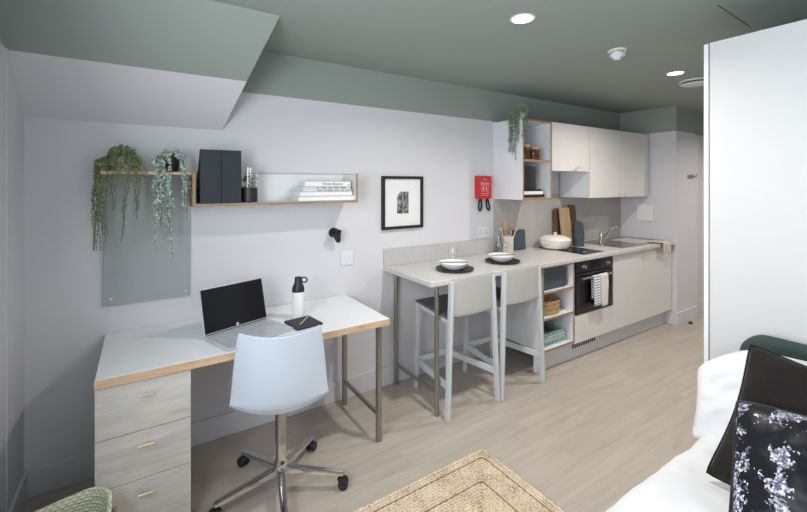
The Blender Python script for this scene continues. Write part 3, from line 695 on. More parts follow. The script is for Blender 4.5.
socket('white double socket under the red fire blanket case', 2.60, 1.10, 0.146, 0.10, 'socket', 'wall_socket')
socket('white blank plate on the wall above the sink', ENDX, 1.205, 0.175, 0.19, 'blank', 'wall_socket', R(-90), 2.37, M['paper']).location = (ENDX, 2.372, 1.205)

# framed print
fr = thing('framed_print', 'black framed monochrome print in a wide white mount', 'picture', (1.534, WALL - 0.001, 1.188))
FWd, FH = 0.380, 0.411
mb = MB(); f = 0.022
for a in ((0, 0, f, FH), (FWd - f, 0, FWd, FH), (f, 0, FWd - f, f), (f, FH - f, FWd - f, FH)): mb.box(a[0], -0.026, a[1], a[2], 0, a[3], 0.0015)
mb.build('frame', M['black_matt'], fr)
MB().box(f, -0.010, f, FWd - f, -0.006, FH - f).build('mount', M['mat_board'], fr)
x0, x1, z0, z1 = 0.138, 0.245, 0.118, 0.290
arch = [(x0, z0), (x1, z0), (x1, z1), (x0 + 0.030, z1), (x0 + 0.012, z1 - 0.02), (x0, z1 - 0.055)]
MB().prism(arch, -0.0112, -0.0100, 'y').build('print', M['print'], fr)

# fire blanket case
fb = thing('fire_blanket_case', 'red fire blanket case with black pull loops beside the wall units', 'fire blanket', (2.577, WALL - 0.001, 1.405))
MB().box(-0.085, -0.048, 0, 0.085, 0, 0.205, 0.008).build('case', M['red'], fb)
text_part('lettering', 'Fire', 0.030, (0.0, -0.0484, 0.172), (R(90), 0, 0), M['white_ink'], fb)
text_part('lettering', 'Blanket', 0.037, (0.0, -0.0484, 0.137), (R(90), 0, 0), M['white_ink'], fb)
mb = MB()
for (a, c_, d_, e_) in ((-0.045, 0.118, 0.045, 0.120), (-0.045, 0.066, 0.045, 0.068), (-0.045, 0.068, -0.043, 0.118), (0.043, 0.068, 0.045, 0.118), (-0.03, 0.075, -0.012, 0.108), (0.008, 0.085, 0.022, 0.11), (0.012, 0.073, 0.032, 0.082)):
    mb.box(a, -0.0488, c_, d_, -0.0478, e_)
mb.build('pictogram', M['white_ink'], fb)
mb = MB()
for z in (0.046, 0.030): mb.box(-0.05, -0.0486, z, random.uniform(0.03, 0.06), -0.048, z + 0.004)
mb.build('small_print', M['white_ink'], fb)
for x, lean in ((-0.033, -0.006), (0.045, 0.016)):
    pts = []
    for i in range(19):
        t = i / 18 * 2 * PI; pts.append((x + 0.022 * math.sin(t) * (0.5 + 0.5 * (1 - math.cos(t)) / 2) + lean * (1 - math.cos(t)) / 2 * 1.4, -0.025, -0.050 + 0.056 * math.cos(t)))
    MB().tube(pts[:-1], 0.008, 8, closed=True).build('pull_loop', M['black'], fb)

# ------------------------------------------------------------------ kitchen worktop (runs on as the breakfast bar)
wt = thing('worktop', 'long pale grey worktop running from the breakfast bar to the sink', 'worktop', (1.552, 2.056, 0))
WX1 = 4.868 - 1.552; WD = WALL - 2.056 - 0.001
MB().box(0, 0, 0.874, WX1, WD, 0.910, 0.006, 3).build('top', M['worktop'], wt)
MB().box(0.002, WD - 0.014, 0.9105, 2.727 - 1.552, WD, 1.041, 0.002).build('upstand', M['upstand'], wt)
for y in (0.065, 0.572): MB().cyl((0.095, y, 0), (0.095, y, 0.874), 0.0155, seg=20).build('leg', M['leg'], wt)
MB().box(0.087, 0.08, 0.138, 0.103, 0.557, 0.162, 0.002).build('crossbar', M['leg'], wt)
bs = MB().box(2.7275, WALL - 0.010, 0.9105, ENDX - 0.001, WALL - 0.0005, 1.4295, 0.001).build('splashback', M['splash'])
tag(bs, 'grey stone effect splashback panel between worktop and wall units', 'splashback')

# ------------------------------------------------------------------ base units
FY = 2.085      # front plane of unit doors
def carcass(t, w, d, z0, z1, th, m, edge_m, shelves, back=True):
    """open shelf unit: local x 0..w, y 0..d (front at 0)"""
    MB().box(0, 0.002, z0, th, d, z1).build('side_panel', m, t); MB().box(w - th, 0.002, z0, w, d, z1).build('side_panel', m, t)
    MB().box(th, 0.002, z1 - th, w - th, d, z1).build('top_panel', m, t); MB().box(th, 0.002, z0, w - th, d, z0 + th).build('bottom_panel', m, t)
    MB().box(th, d - 0.006, z0 + th, w - th, d, z1 - th).build('back_panel', m, t)
    for z in shelves: MB().box(th, 0.002, z - th, w - th, d - 0.006, z).build('shelf', m, t)
    mb = MB(); mb.box(0, 0, z0, th, 0.002, z1); mb.box(w - th, 0, z0, w, 0.002, z1)
    for z in [z0 + th, z1] + list(shelves): mb.box(th, 0, z - th, w - th, 0.002, z)
    mb.build('edge_band', edge_m, t)['label'] = 'wood edge'
ob = thing('open_base_unit', 'open base unit with three white shelves edged in wood', 'kitchen unit', (2.685, FY, 0))
carcass(ob, 0.42, 0.55, 0.185, 0.873, 0.017, M['unit_in'], M['edge_dark'], (0.455, 0.668))
ov_x0, ov_x1 = 3.112, 3.700
hu = thing('oven_housing', 'white base unit holding the built-in oven over a plain drawer front', 'kitchen unit', (ov_x0, FY, 0))
MB().box(-0.003, 0.02, 0.165, ov_x1 - ov_x0, 0.55, 0.405).build('body', M['unit_in'], hu)
for xa, xb in ((-0.003, 0.010), (ov_x1 - ov_x0 - 0.013, ov_x1 - ov_x0)): MB().box(xa, 0.02, 0.406, xb, 0.55, 0.873).build('side_panel', M['unit_in'], hu)
MB().box(0, 0, 0.168, ov_x1 - ov_x0 - 0.003, 0.018, 0.405, 0.0015).build('drawer_front', M['unit'], hu)
ov = thing('oven', 'black built-in oven with two steel knobs under the worktop', 'oven', (ov_x0 + 0.012, FY - 0.004, 0.4075))
OW = ov_x1 - ov_x0 - 0.026; OH = 0.462
MB().box(0.002, 0.024, 0, OW - 0.002, 0.5, OH - 0.004).build('body', M['black'], ov)
p = MB().box(0, 0, 0.362, OW, 0.023, OH, 0.002).build('control_panel', M['black_gloss'], ov)
MB().box(OW * 0.36, -0.0012, 0.378, OW * 0.66, 0, OH - 0.014).build('display', M['screen'], p)
for x in (OW * 0.18, OW * 0.83):
    MB().lathe([(0, 0), (0.022, 0), (0.021, 0.006), (0.018, 0.008), (0.016, 0.024), (0, 0.025)], seg=24).build('knob', M['steel'], p)
    k = kids(p)[-1]; k.location = (x, 0, 0.412); k.rotation_euler = (R(90), 0, 0); k['label'] = 'steel knob'
d = MB().box(0, 0, 0.004, OW, 0.023, 0.356, 0.002).build('door', M['black_gloss'], ov)
MB().box(0.06, -0.0008, 0.06, OW - 0.06, 0, 0.27).build('window', M['screen'], d)
mb = MB(); mb.cyl((0.04, -0.034, 0.318), (OW - 0.055, -0.034, 0.318), 0.009, seg=16)
for x in (0.06, OW - 0.075): mb.box(x - 0.007, -0.034, 0.310, x + 0.007, 0.001, 0.326, 0.002)
mb.build('handle', M['steel'], d)['label'] = 'steel bar handle'
# tea towel over the oven handle
def drape(name, label, cat, m, loc, w, front, back, r, wig=0.004, seg=26, rz=0, th=0.003):
    t = MB(); total = front + PI * r + back
    def fn(u, v):
        s = v * total; x = (u - 0.5) * w
        if s < back: y, z = r, -(back - s)
        elif s < back + PI * r:
            a = (s - back) / r; y, z = r * math.cos(a), r * math.sin(a)
        else: y, z = -r, -(s - back - PI * r)
        f = min(1, max(0, abs(z) / 0.08)) if z < 0 else 0
        y += f * wig * math.sin(u * 17 + z * 4) * (1 if y < 0 else 0.3)
        x *= 1 - 0.06 * f * abs(z) / 0.2
        return Vector((x, y, z))
    t.grid(fn, 24, seg)
    o = t.build(name, m, recalc=False, ang=80); o.location = loc; o.rotation_euler = (0, 0, rz)
    solid(o, th, 0)
    return tag(o, label, cat) if label else o
hx, hy, hz = ov_x0 + 0.012, FY - 0.038, 0.4075 + 0.318
tt = thing('tea_towel', 'white tea towel with blue stripes hanging over the oven handle', 'tea towel', (hx + OW * 0.50, hy, hz))
f1 = drape('striped_half', None, None, M['towel'], (-0.035, 0, 0), 0.120, 0.255, 0.20, 0.0115, 0.006); f1.parent = tt
f2 = drape('plain_half', None, None, M['towel_plain'], (0.065, -0.002, 0.002), 0.105, 0.275, 0.19, 0.0135, 0.007); f2.parent = tt

def tbar(parent, x, y, z, l=0.056, vertical=False):
    mb = MB(); mb.cyl((x, y, z), (x, y - 0.024, z), 0.0045, seg=12)
    if vertical: mb.cyl((x, y - 0.026, z - l / 2), (x, y - 0.026, z + l / 2), 0.005, seg=12)
    else: mb.cyl((x - l / 2, y - 0.026, z), (x + l / 2, y - 0.026, z), 0.005, seg=12)
    mb.build('handle', M['brass'], parent)['label'] = 'brass T-bar handle'
su = thing('sink_unit', 'white double door base unit below the sink', 'kitchen unit', (3.703, FY, 0))
SU = 4.850 - 3.703
MB().box(0, 0.02, 0.165, SU, 0.55, 0.84).build('body', M['unit_in'], su)
for x0, x1, hxx in ((0.001, 0.552, 0.515), (0.556, SU - 0.001, 0.60)):
    d = MB().box(x0, 0, 0.168, x1, 0.018, 0.868, 0.0015).build('door', M['unit'], su); tbar(d, hxx, 0, 0.838, 0.05)
pl = thing('plinth', 'silver grey plinth along the floor under the base units', 'plinth', (2.685, 2.16, 0))
PLW = 4.866 - 2.685
MB().box(0, 0, 0.0005, PLW, 0.016, 0.163, 0.001).build('board', M['kick'], pl)
g = MB().box(3.165 - 2.685, -0.003, 0.082, 3.545 - 2.685, 0, 0.138, 0.001).build('vent_grille', M['kick'], pl)
mb = MB()
for k in range(11): mb.box(3.177 - 2.685 + k * 0.0327, -0.0042, 0.088, 3.177 - 2.685 + k * 0.0327 + 0.022, -0.002, 0.132)
mb.build('slots', M['grille'], g)

# hob, sink, tap
hb = thing('hob', 'black glass two-ring hob set in the worktop', 'hob', (3.285, 2.115, 0.9105))
MB().box(0, 0, 0, 0.315, 0.49, 0.005, 0.0015).build('glass_top', M['black_gloss'], hb)
mb = MB()
for y, r in ((0.13, 0.075), (0.345, 0.09)): mb.tube([(0.158 + r * math.cos(t), y + r * math.sin(t), 0.0051) for t in [2 * PI * i / 40 for i in range(40)]], 0.0008, 4, closed=True)
mb.build('ring_marks', M['leg'], hb)
sk = thing('sink', 'brushed steel inset sink with drainer at the far worktop end', 'sink', (3.930, 2.120, 0.9102))
SW_, SDp = 0.905, 0.480
bx0, bx1, by0, by1 = 0.44, 0.85, 0.06, 0.40
mb = MB()
mb.box(0, 0, 0, bx0, SDp, 0.005, 0.002); mb.box(bx1, 0, 0, SW_, SDp, 0.005, 0.002); mb.box(bx0, 0, 0, bx1, by0, 0.005, 0.002); mb.box(bx0, by1, 0, bx1, SDp, 0.005, 0.002)
mb.build('rim', M['steel'], sk)
def bowl_fn(u, v):
    pts = rrect(bx0, by0, bx1, by1, 0.05, 6); n = len(pts); p = pts[int(round(u * n)) % n]
    cx, cy = (bx0 + bx1) / 2, (by0 + by1) / 2
    if v <= 0.6: k = 1 - 0.08 * v / 0.6; z = 0.004 - 0.0355 * min(v / 0.6, 1) * 0.9
    else: k = 0.92 * (1 - (v - 0.6) / 0.4) + 0.02; z = -0.0316 - 0.002 * (v - 0.6)
    return Vector((cx + (p[0] - cx) * k, cy + (p[1] - cy) * k, z))
n_ = len(rrect(0, 0, 1, 1, .1, 6))
mb = MB(); mb.grid(bowl_fn, n_, 10, closed_u=True); mb.build('bowl', M['steel'], sk, recalc=False)
mb = MB()
for k in range(7): mb.bar((0.05, 0.10 + k * 0.04, 0.0055), (0.37, 0.10 + k * 0.04, 0.0055), 0.012, 0.003, bev=0.001)
mb.build('drainer_ribs', M['steel'], sk)
tp = thing('tap', 'chrome mixer tap standing beside the sink bowl', 'tap', (4.095, 2.435, 0.9185))
MB().lathe([(0, 0), (0.026, 0), (0.026, 0.006), (0.022, 0.012), (0.021, 0.085), (0.017, 0.098), (0, 0.102)], seg=24).build('body', M['chrome'], tp)
MB().tube([(0.012, -0.0, 0.035), (0.08, -0.005, 0.075), (0.16, -0.012, 0.125), (0.215, -0.016, 0.152), (0.238, -0.018, 0.156), (0.252, -0.019, 0.146)], [0.015, 0.014, 0.0125, 0.012, 0.012, 0.012], 12).build('spout', M['chrome'], tp)
MB().tube([(0, 0, 0.096), (-0.004, 0.0, 0.112), (0.03, -0.03, 0.130)], [0.010, 0.008, 0.006], 10).build('lever', M['chrome'], tp)
# beige cloth over the worktop edge
mb = MB()
def cloth(u, v):
    x = (u - 0.5) * 0.17; s = v * 0.25
    top = 0.14
    fold = 0.014 * abs(math.sin(u * 8.5 + 0.4)) * min(1, 0.3 + v)
    if s < top: y = 0.13 - s; z = 0.004 + fold + 0.002
    else:
        q = s - top; a = min(q / 0.02, PI / 2) if q < 0.03 else PI / 2
        y = -0.012 - fold * 1.4 - 0.006; z = 0.006 - (q - 0.01) if q > 0.01 else 0.006
    x += 0.05 * (0.5 - v) * (u - 0.3) + (0.035 if s >= top else 0.035 * s / top) * 0.8
    z2 = z - (0.02 * u if s > top else 0)
    return Vector((x, y, z2))
mb.grid(cloth, 30, 24)
o = mb.build('dish_cloth', M['towel_beige'], recalc=False, ang=80); o.location = (4.600, 2.056, 0.9165); solid(o, 0.004, 1)
tag(o, 'beige dish cloth draped over the worktop edge by the sink', 'cloth')

# ------------------------------------------------------------------ contents of the open base unit
ZB = (0.202, 0.455, 0.668)
bi = thing('bread_bin', 'slate blue rounded bread bin on the top shelf of the open base unit', 'bread bin', (2.715, FY + 0.03, ZB[2] + 0.001))
MB().prism(rrect(0.0, 0.0, 0.325, 0.178, 0.03, 6), 0, 0.28, 'y', 0.008).build('body', M['slate'], bi)
MB().prism(rrect(0.01, 0.128, 0.315, 0.170, 0.018, 5), -0.003, 0.0, 'y').build('lid', M['slate'], bi)
for k, lb in enumerate(('lowest of the three stacked wicker bowls in the open base unit', 'middle one of the three stacked wicker bowls', 'topmost of the three stacked wicker bowls')):
    w = MB().lathe([(0, 0), (0.092, 0), (0.112, 0.006), (0.118, 0.036), (0.112, 0.038), (0.102, 0.010), (0, 0.006)], seg=40, sx=1.32).build('wicker_bowl', M['wicker'])
    w.location = (2.872, FY + 0.135, ZB[1] + 0.001 + k * 0.0370); tag(w, 'honey wicker oval bowl, ' + lb, 'bowl', 'stacked wicker bowls')
bw = MB().lathe([(0, 0), (0.05, 0), (0.055, 0.004), (0.060, 0.085), (0.056, 0.085), (0.05, 0.008), (0, 0.006)], seg=30).build('grey_beaker', M['stoneware'])
bw.location = (3.005, FY + 0.34, ZB[1] + 0.001); tag(bw, 'grey stoneware beaker behind the wicker bowls in the open unit', 'beaker')
z = ZB[0] + 0.001
for k, (w, dp, th, mm, rz, lb) in enumerate(((0.32, 0.24, 0.042, 'teal', 4, 'teal printed box at the bottom of the open base unit'), (0.30, 0.22, 0.036, 'floral', 8, 'pale floral box resting on the teal box'), (0.28, 0.2, 0.026, 'teal', 3, 'teal card folder lying on the pale floral box'), )):
    t = thing('gift_box', lb, 'box', (2.722, FY + 0.03, z), 0)
    MB().box(0.004, 0.004, 0, w - 0.004, dp - 0.004, th * 0.5, 0.002).build('base', M['paper'], t)
    MB().box(0, 0, th * 0.3, w, dp, th, 0.003).build('lid', M[mm], t)
    z += th + 0.0006
mb = MB()
def cl(u, v):
    x = u * 0.20; y = v * 0.18
    return Vector((x, y, 0.008 + 0.034 * math.sin(u * PI) ** 0.6 * math.sin(v * PI) ** 0.5 * (0.7 + 0.3 * math.sin(u * 9 + v * 6))))
mb.grid(cl, 20, 16); o = mb.build('folded_cloth', M['dark_cloth'], recalc=False, ang=80); o.location = (2.735, FY + 0.06, z - 0.004); solid(o, 0.006, -1)
tag(o, 'dark crumpled napkin on top of the teal boxes in the open unit', 'napkin')

# ------------------------------------------------------------------ wall units
UY = 2.321; ZU0, ZU1 = 1.430 - 0.029, 2.100
ow = thing('open_wall_unit', 'open wall unit with white side and oak edged shelves', 'kitchen unit', (2.727, UY, 0))
carcass(ow, 0.388, WALL - UY - 0.012, ZU0, ZU1, 0.017, M['unit_in'], M['edge_dark'], (1.750,))
MB().box(-0.004, 0.0, ZU0, -0.0005, WALL - UY - 0.002, ZU1 + 0.001, 0.001).build('end_panel', M['unit_in'], ow)
fl = thing('flap_wall_unit', 'short wall unit with single door above the hob', 'kitchen unit', (3.120, UY, 0))
MB().box(0, 0.02, 1.660, 0.580, WALL - UY - 0.012, ZU1).build('body', M['unit_in'], fl)
d = MB().box(0.002, 0, 1.658, 0.578, 0.018, ZU1, 0.0015).build('door', M['unit'], fl); tbar(d, 0.345, 0, 1.690)
tu = thing('wall_unit', 'tall two door wall unit above the sink', 'kitchen unit', (3.703, UY, 0))
TW = 4.850 - 3.703
MB().box(0, 0.02, ZU0, TW, WALL - UY - 0.012, ZU1).build('body', M['unit_in'], tu)
for x0, x1, hxx in ((0.001, 0.548, 0.52), (0.551, TW - 0.001, 0.60)):
    d = MB().box(x0, 0, ZU0 - 0.003, x1, 0.018, ZU1, 0.0015).build('door', M['unit'], tu); tbar(d, hxx + 0.03 if hxx > 0.55 else hxx, 0, ZU0 + 0.032)
# jars, books and box in the open wall unit
UZ = (ZU0 + 0.017, 1.750)
jar0 = None
for x, y, s, lb in ((2.808, UY + 0.065, 1.16, 'larger amber jar with wooden lid, left on the upper shelf of the wall unit'), (2.945, UY + 0.065, 1.0, 'smaller amber jar with wooden lid, right on the upper shelf of the wall unit')):
    j = thing('storage_jar', lb, 'jar', (x, y, UZ[1] + 0.001), 0, 'amber storage jars')
    MB().lathe([(0, 0), (0.050 * s, 0), (0.053 * s, 0.004), (0.053 * s, 0.088 * s), (0.050 * s, 0.094 * s), (0, 0.094 * s)], seg=30).build('glass_body', M['amber'], j)
    MB().lathe([(0, 0.094 * s), (0.052 * s, 0.094 * s), (0.052 * s, 0.110 * s), (0.050 * s, 0.112 * s), (0, 0.112 * s)], seg=30).build('lid', M['oak'], j)
t = thing('recipe_box_file', 'dark upright box file on the books in the open wall unit', 'box file', (2.770, UY + 0.035, UZ[0] + 0.073))
MB().box(0, 0, 0, 0.11, 0.22, 0.205, 0.002).build('case', M['black'], t); MB().box(0.112, 0.01, 0, 0.18, 0.22, 0.202, 0.002).build('spine', M['navy'], t)
bz = UZ[0] + 0.0008
for w, th, mm, lb in ((0.285, 0.026, 'black', 'black book at the bottom of the wall unit stack'), (0.262, 0.030, 'paper', 'cream book between two black books in the wall unit'), (0.245, 0.016, 'black', 'thin black book on top of the cream book in the wall unit')):
    bk = thing('cook_book', lb, 'book', (2.757, UY + 0.02, bz), 0, 'cook books in the open wall unit')
    mb = MB(); mb.box(0, 0, 0, w, 0.003, th, 0.001); mb.box(0, 0, 0, w, 0.25, 0.0025); mb.box(0, 0, th - 0.0025, w, 0.25, th); mb.build('cover', M[mm], bk)
    MB().box(0.003, 0.003, 0.0025, w - 0.003, 0.246, th - 0.0025).build('pages', M['stoneware'], bk); bz += th + 0.0005
# trailing plant on top
S3 = []
for k in range(11): S3.append((random.uniform(-0.085, -0.065), random.uniform(-0.05, 0.06), random.uniform(-0.32, -0.10), random.uniform(-0.012, 0.0)))
S3 += [(-0.03, -0.075, -0.12, 0.0), (-0.02, -0.08, -0.06, 0.0), (-0.05, -0.07, -0.17, -0.01), (-0.075, 0.0, -0.36, 0.0)]
trailing_plant('trailing_plant', 'variegated trailing plant on top of the open wall unit', (2.780, UY + 0.062, ZU1 + 0.002), 0.04, 0.06, M['stoneware'], M['leaf_dark'], S3, 60, 0.019, 0.052, 0.075, 0.016, flat=0.5)

# ------------------------------------------------------------------ things on the worktop
def table_setting(px, py, gx, gy, where, rz):
    z = 0.9105
    p = MB().lathe([(0, 0), (0.085, 0), (0.095, 0.003), (0.138, 0.012), (0.140, 0.015), (0.136, 0.0155), (0.095, 0.008), (0, 0.006)], seg=48).build('dinner_plate', M['plate']); p.location = (px, py, z)
    tag(p, 'charcoal dinner plate under the bowl ' + where, 'plate', 'charcoal dinner plates')
    bx, by = px + 0.0, py + 0.01
    b = MB().lathe([(0, 0), (0.060, 0), (0.066, 0.004), (0.098, 0.027), (0.108, 0.046), (0.1065, 0.048), (0.1035, 0.046), (0.092, 0.028), (0.06, 0.010), (0, 0.008)], seg=48).build('bowl', M['ceramic']); b.location = (bx, by, z + 0.0085)
    tag(b, 'white bowl on the charcoal plate ' + where, 'bowl', 'white bowls on charcoal plates')
    f = thing('wooden_fork', 'brown wooden fork resting across the white bowl ' + where, 'cutlery', (bx, by, z + 0.0085 + 0.0515), rz)
    MB().bar((-0.055, -0.03, 0), (0.10, -0.03, 0.0), 0.011, 0.006, bev=0.001).build('handle', M['walnut'], f)
    mb = MB(); mb.box(-0.085, -0.038, -0.002, -0.055, -0.022, 0.0015, 0.001)
    for k in range(3): mb.box(-0.105, -0.038 + k * 0.006, -0.0015, -0.085, -0.0345 + k * 0.006, 0.001)
    mb.build('head', M['walnut'], f)
    g = MB().lathe([(0, 0), (0.026, 0), (0.029, 0.004), (0.036, 0.118), (0.0345, 0.118), (0.0275, 0.008), (0, 0.007)], seg=32).build('drinking_glass', M['glass']); g.location = (gx, gy, z)
    tag(g, 'clear drinking glass behind the white bowl ' + where, 'glass', 'drinking glasses on the bar')
table_setting(1.925, 2.265, 2.07, 2.46, 'nearest the free end of the bar', R(-30))
table_setting(2.440, 2.283, 2.66, 2.47, 'nearest the utensil crock', R(-25))

cr = thing('utensil_crock', 'cream stoneware crock full of wooden utensils on the worktop', 'crock', (2.825, 2.585, 0.9105))
MB().lathe([(0, 0), (0.052, 0), (0.056, 0.004), (0.058, 0.145), (0.060, 0.150), (0.055, 0.150), (0.052, 0.010), (0, 0.008)], seg=36).build('pot', M['stoneware'], cr)
def spoon(label, dx, dy, tx, ty, L, kind):
    t = thing('wooden_utensil', label, 'utensil', (2.825 + dx, 2.585 + dy, 0.9205))
    d = Vector((tx, ty, 1)).normalized()
    MB().tube([Vector((0, 0, 0)) + d * a for a in (0, L * 0.4, L * 0.72)], 0.006, 8).build('handle', M['spoon'], t)
    c = d * (L * 0.85); q = d.to_track_quat('Z', 'Y').to_matrix().to_4x4(); mb = MB()
    if kind == 'spoon': mb.lathe([(0, -L * 0.15), (0.010, -L * 0.13), (0.022, -L * 0.02), (0.020, L * 0.07), (0, L * 0.12)], seg=16, sy=0.35)
    else: mb.prism([(-0.010, -L * 0.16), (0.010, -L * 0.16), (0.025, -0.03), (0.025, L * 0.14), (-0.025, L * 0.14), (-0.025, -0.03)], -0.003, 0.003, 'y', 0.001)
    o = mb.build('head', M['spoon'], t); o.matrix_local = Matrix.Translation(c) @ q
spoon('wooden spoon leaning left out of the cream crock', -0.012, -0.01, -0.40, 0.0, 0.255, 'spoon')
spoon('flat wooden spatula upright in the middle of the cream crock', 0.0, 0.012, 0.0, 0.04, 0.27, 'spatula')
spoon('wooden spoon leaning right out of the cream crock', 0.014, -0.01, 0.42, -0.05, 0.25, 'spoon')
spoon('short wooden spoon at the front of the cream crock', 0.004, -0.024, 0.06, -0.05, 0.20, 'spoon')
t = thing('chopping_board', 'slate blue chopping board standing behind the utensil crock', 'chopping board', (3.015, 2.608, 0.9115), 0)
mb = MB(); mb.prism(rrect(-0.08, 0, 0.08, 0.19, 0.012), -0.014, 0.014, 'y', 0.003); mb.build('board', M['slate'], t).rotation_euler = (R(-4), 0, 0)
o = MB().prism(rrect(-0.06, 0, 0.06, 0.155, 0.01), -0.008, 0.008, 'y', 0.002).build('cheese_board', M['oak']); o.location = (3.075, 2.642, 0.9115)
tag(o, 'small oak board behind the slate blue chopping board', 'chopping board')
g = MB().lathe([(0, 0), (0.042, 0), (0.046, 0.004), (0.048, 0.09), (0.036, 0.13), (0.034, 0.16), (0.0325, 0.16), (0.034, 0.13), (0.0455, 0.09), (0.043, 0.008), (0, 0.006)], seg=36).build('carafe', M['glass'])
g.location = (2.715, 2.585, 0.9105); tag(g, 'clear glass carafe left of the utensil crock', 'carafe')
# casserole on the hob
cs = thing('casserole_dish', 'shallow cream lidded casserole standing on the hob', 'casserole', (3.375, 2.475, 0.9165))
MB().lathe([(0, 0), (0.105, 0), (0.120, 0.006), (0.140, 0.040), (0.146, 0.078), (0.142, 0.080), (0.134, 0.070), (0, 0.012)], seg=56).build('pan', M['cream'], cs)
l = MB().lathe([(0.147, 0.080), (0.1475, 0.086), (0.140, 0.098), (0.10, 0.118), (0.04, 0.127), (0, 0.128)], seg=56).build('lid', M['cream'], cs)
MB().lathe([(0, 0.126), (0.012, 0.127), (0.010, 0.136), (0.019, 0.144), (0.018, 0.150), (0, 0.153)], seg=24).build('knob', M['cream'], l)
for s in (-1, 1):
    MB().tube([(s * 0.139, -0.035, 0.068), (s * 0.168, -0.030, 0.070), (s * 0.176, 0, 0.071), (s * 0.168, 0.030, 0.070), (s * 0.139, 0.035, 0.068)], 0.007, 10).build('handle', M['cream'], cs)
# boards leaning on the splashback
def board(label, x, w, h, th, y, lean, m, roundtop=False, handle=False):
    t = thing('chopping_board', label, 'chopping board', (x, y, 0.9115))
    if handle:
        poly = [(-w / 2, 0.0), (w / 2, 0.0), (w / 2, h * 0.68), (w * 0.28, h * 0.75), (w * 0.17, h * 0.8), (w * 0.17, h * 0.96), (w * 0.1, h), (-w * 0.1, h), (-w * 0.17, h * 0.96), (-w * 0.17, h * 0.8), (-w * 0.28, h * 0.75), (-w / 2, h * 0.68)]
    else: poly = rrect(-w / 2, 0, w / 2, h, w * (0.46 if roundtop else 0.12), 8)
    MB().prism(poly, -th / 2, th / 2, 'y', 0.003).build('board', m, t).rotation_euler = (R(-lean), 0, 0)
board('dark walnut board leaning leftmost on the splashback', 3.61, 0.10, 0.375, 0.016, 2.600, 4.5, M['walnut'])
board('tall oak board leaning in front of the walnut board', 3.665, 0.155, 0.385, 0.018, 2.545, 6, M['oak'])
board('pale oak paddle board with handle at the splashback', 3.775, 0.10, 0.335, 0.014, 2.575, 7, M['oak'], handle=True)
board('narrow dark walnut board leaning rightmost on the splashback', 3.865, 0.12, 0.40, 0.016, 2.600, 5, M['walnut'])
board('slate blue rounded board standing right of the wooden boards', 3.855, 0.155, 0.235, 0.022, 2.525, 6, M['slate'], True)
o = MB().lathe([(0, 0), (0.05, 0), (0.054, 0.004), (0.054, 0.11), (0.046, 0.118), (0, 0.12)], seg=32).build('storage_canister', M['slate']); o.location = (3.705, 2.445, 0.9105)
tag(o, 'small slate blue canister between casserole and rounded blue board', 'canister')

# ------------------------------------------------------------------ bar stools
def make_stool(label):
    t = thing('bar_stool', label, 'stool', (0, 0, 0), 0, 'bar stools at the breakfast bar')
    SZ = 0.655
    # local: near edge (backrest) at y -0.23, wall side at y +0.23
    nl, nr = Vector((-0.228, -0.235, 0)), Vector((0.228, -0.235, 0))
    tl, tr_ = Vector((-0.186, -0.225, 0.90)), Vector((0.186, -0.225, 0.90))
    for a, b_ in ((nl, tl), (nr, tr_)): MB().bar(a, b_, 0.026, 0.038, up=(0, 1, 0), bev=0.006).build('leg', M['stool'], t)
    wl, wr = Vector((-0.154, 0.232, 0)), Vector((0.154, 0.232, 0)); wtl, wtr = Vector((-0.138, 0.222, SZ - 0.012)), Vector((0.138, 0.222, SZ - 0.012))
    for a, b_ in ((wl, wtl), (wr, wtr)): MB().bar(a, b_, 0.024, 0.030, up=(0, 1, 0), bev=0.005).build('leg', M['stool'], t)
    zf = 0.215
    for s in (-1, 1):
        MB().bar((s * 0.214, -0.22, zf), (s * 0.148, 0.225, zf), 0.018, 0.044, bev=0.003).build('stretcher', M['stool'], t)
        MB().bar((s * 0.205, -0.22, SZ - 0.022), (s * 0.140, 0.222, SZ - 0.022), 0.018, 0.028, bev=0.003).build('seat_rail', M['stool'], t)
    MB().bar((-0.148, 0.228, zf), (0.148, 0.228, zf), 0.018, 0.044, bev=0.003).build('stretcher', M['stool'], t)
    mb = MB(); mb.prism([(-0.208, -0.205), (0.208, -0.205), (0.150, 0.24), (-0.150, 0.24)], SZ - 0.008, SZ + 0.008, 'z', 0.004); mb.build('seat', M['stool_seat'], t)
    def back(u, v):
        x = (u - 0.5) * 2; z = 0.665 + 0.255 * v
        hw = 0.185 + 0.010 * (1 - v)
        return Vector((x * hw, -0.226 - 0.014 * (1 - x * x) - 0.003 * v, z + 0.006 * (1 - x * x) * (v - 0.5)))
    mb = MB(); mb.grid(back, 16, 8); o = mb.build('backrest', M['stool_back'], t, recalc=False, ang=80); solid(o, 0.010, 0)
    bv = o.modifiers.new('bevel', 'BEVEL'); bv.width = 0.003; bv.segments = 2; bv.limit_method = 'ANGLE'
    return t
s1 = make_stool('grey metal bar stool nearer the free end of the breakfast bar')
s1.location = (1.890, 2.262, 0)
copy_tree(s1, (2.378, 2.258, 0), 0, 'grey metal bar stool nearer the open base unit')

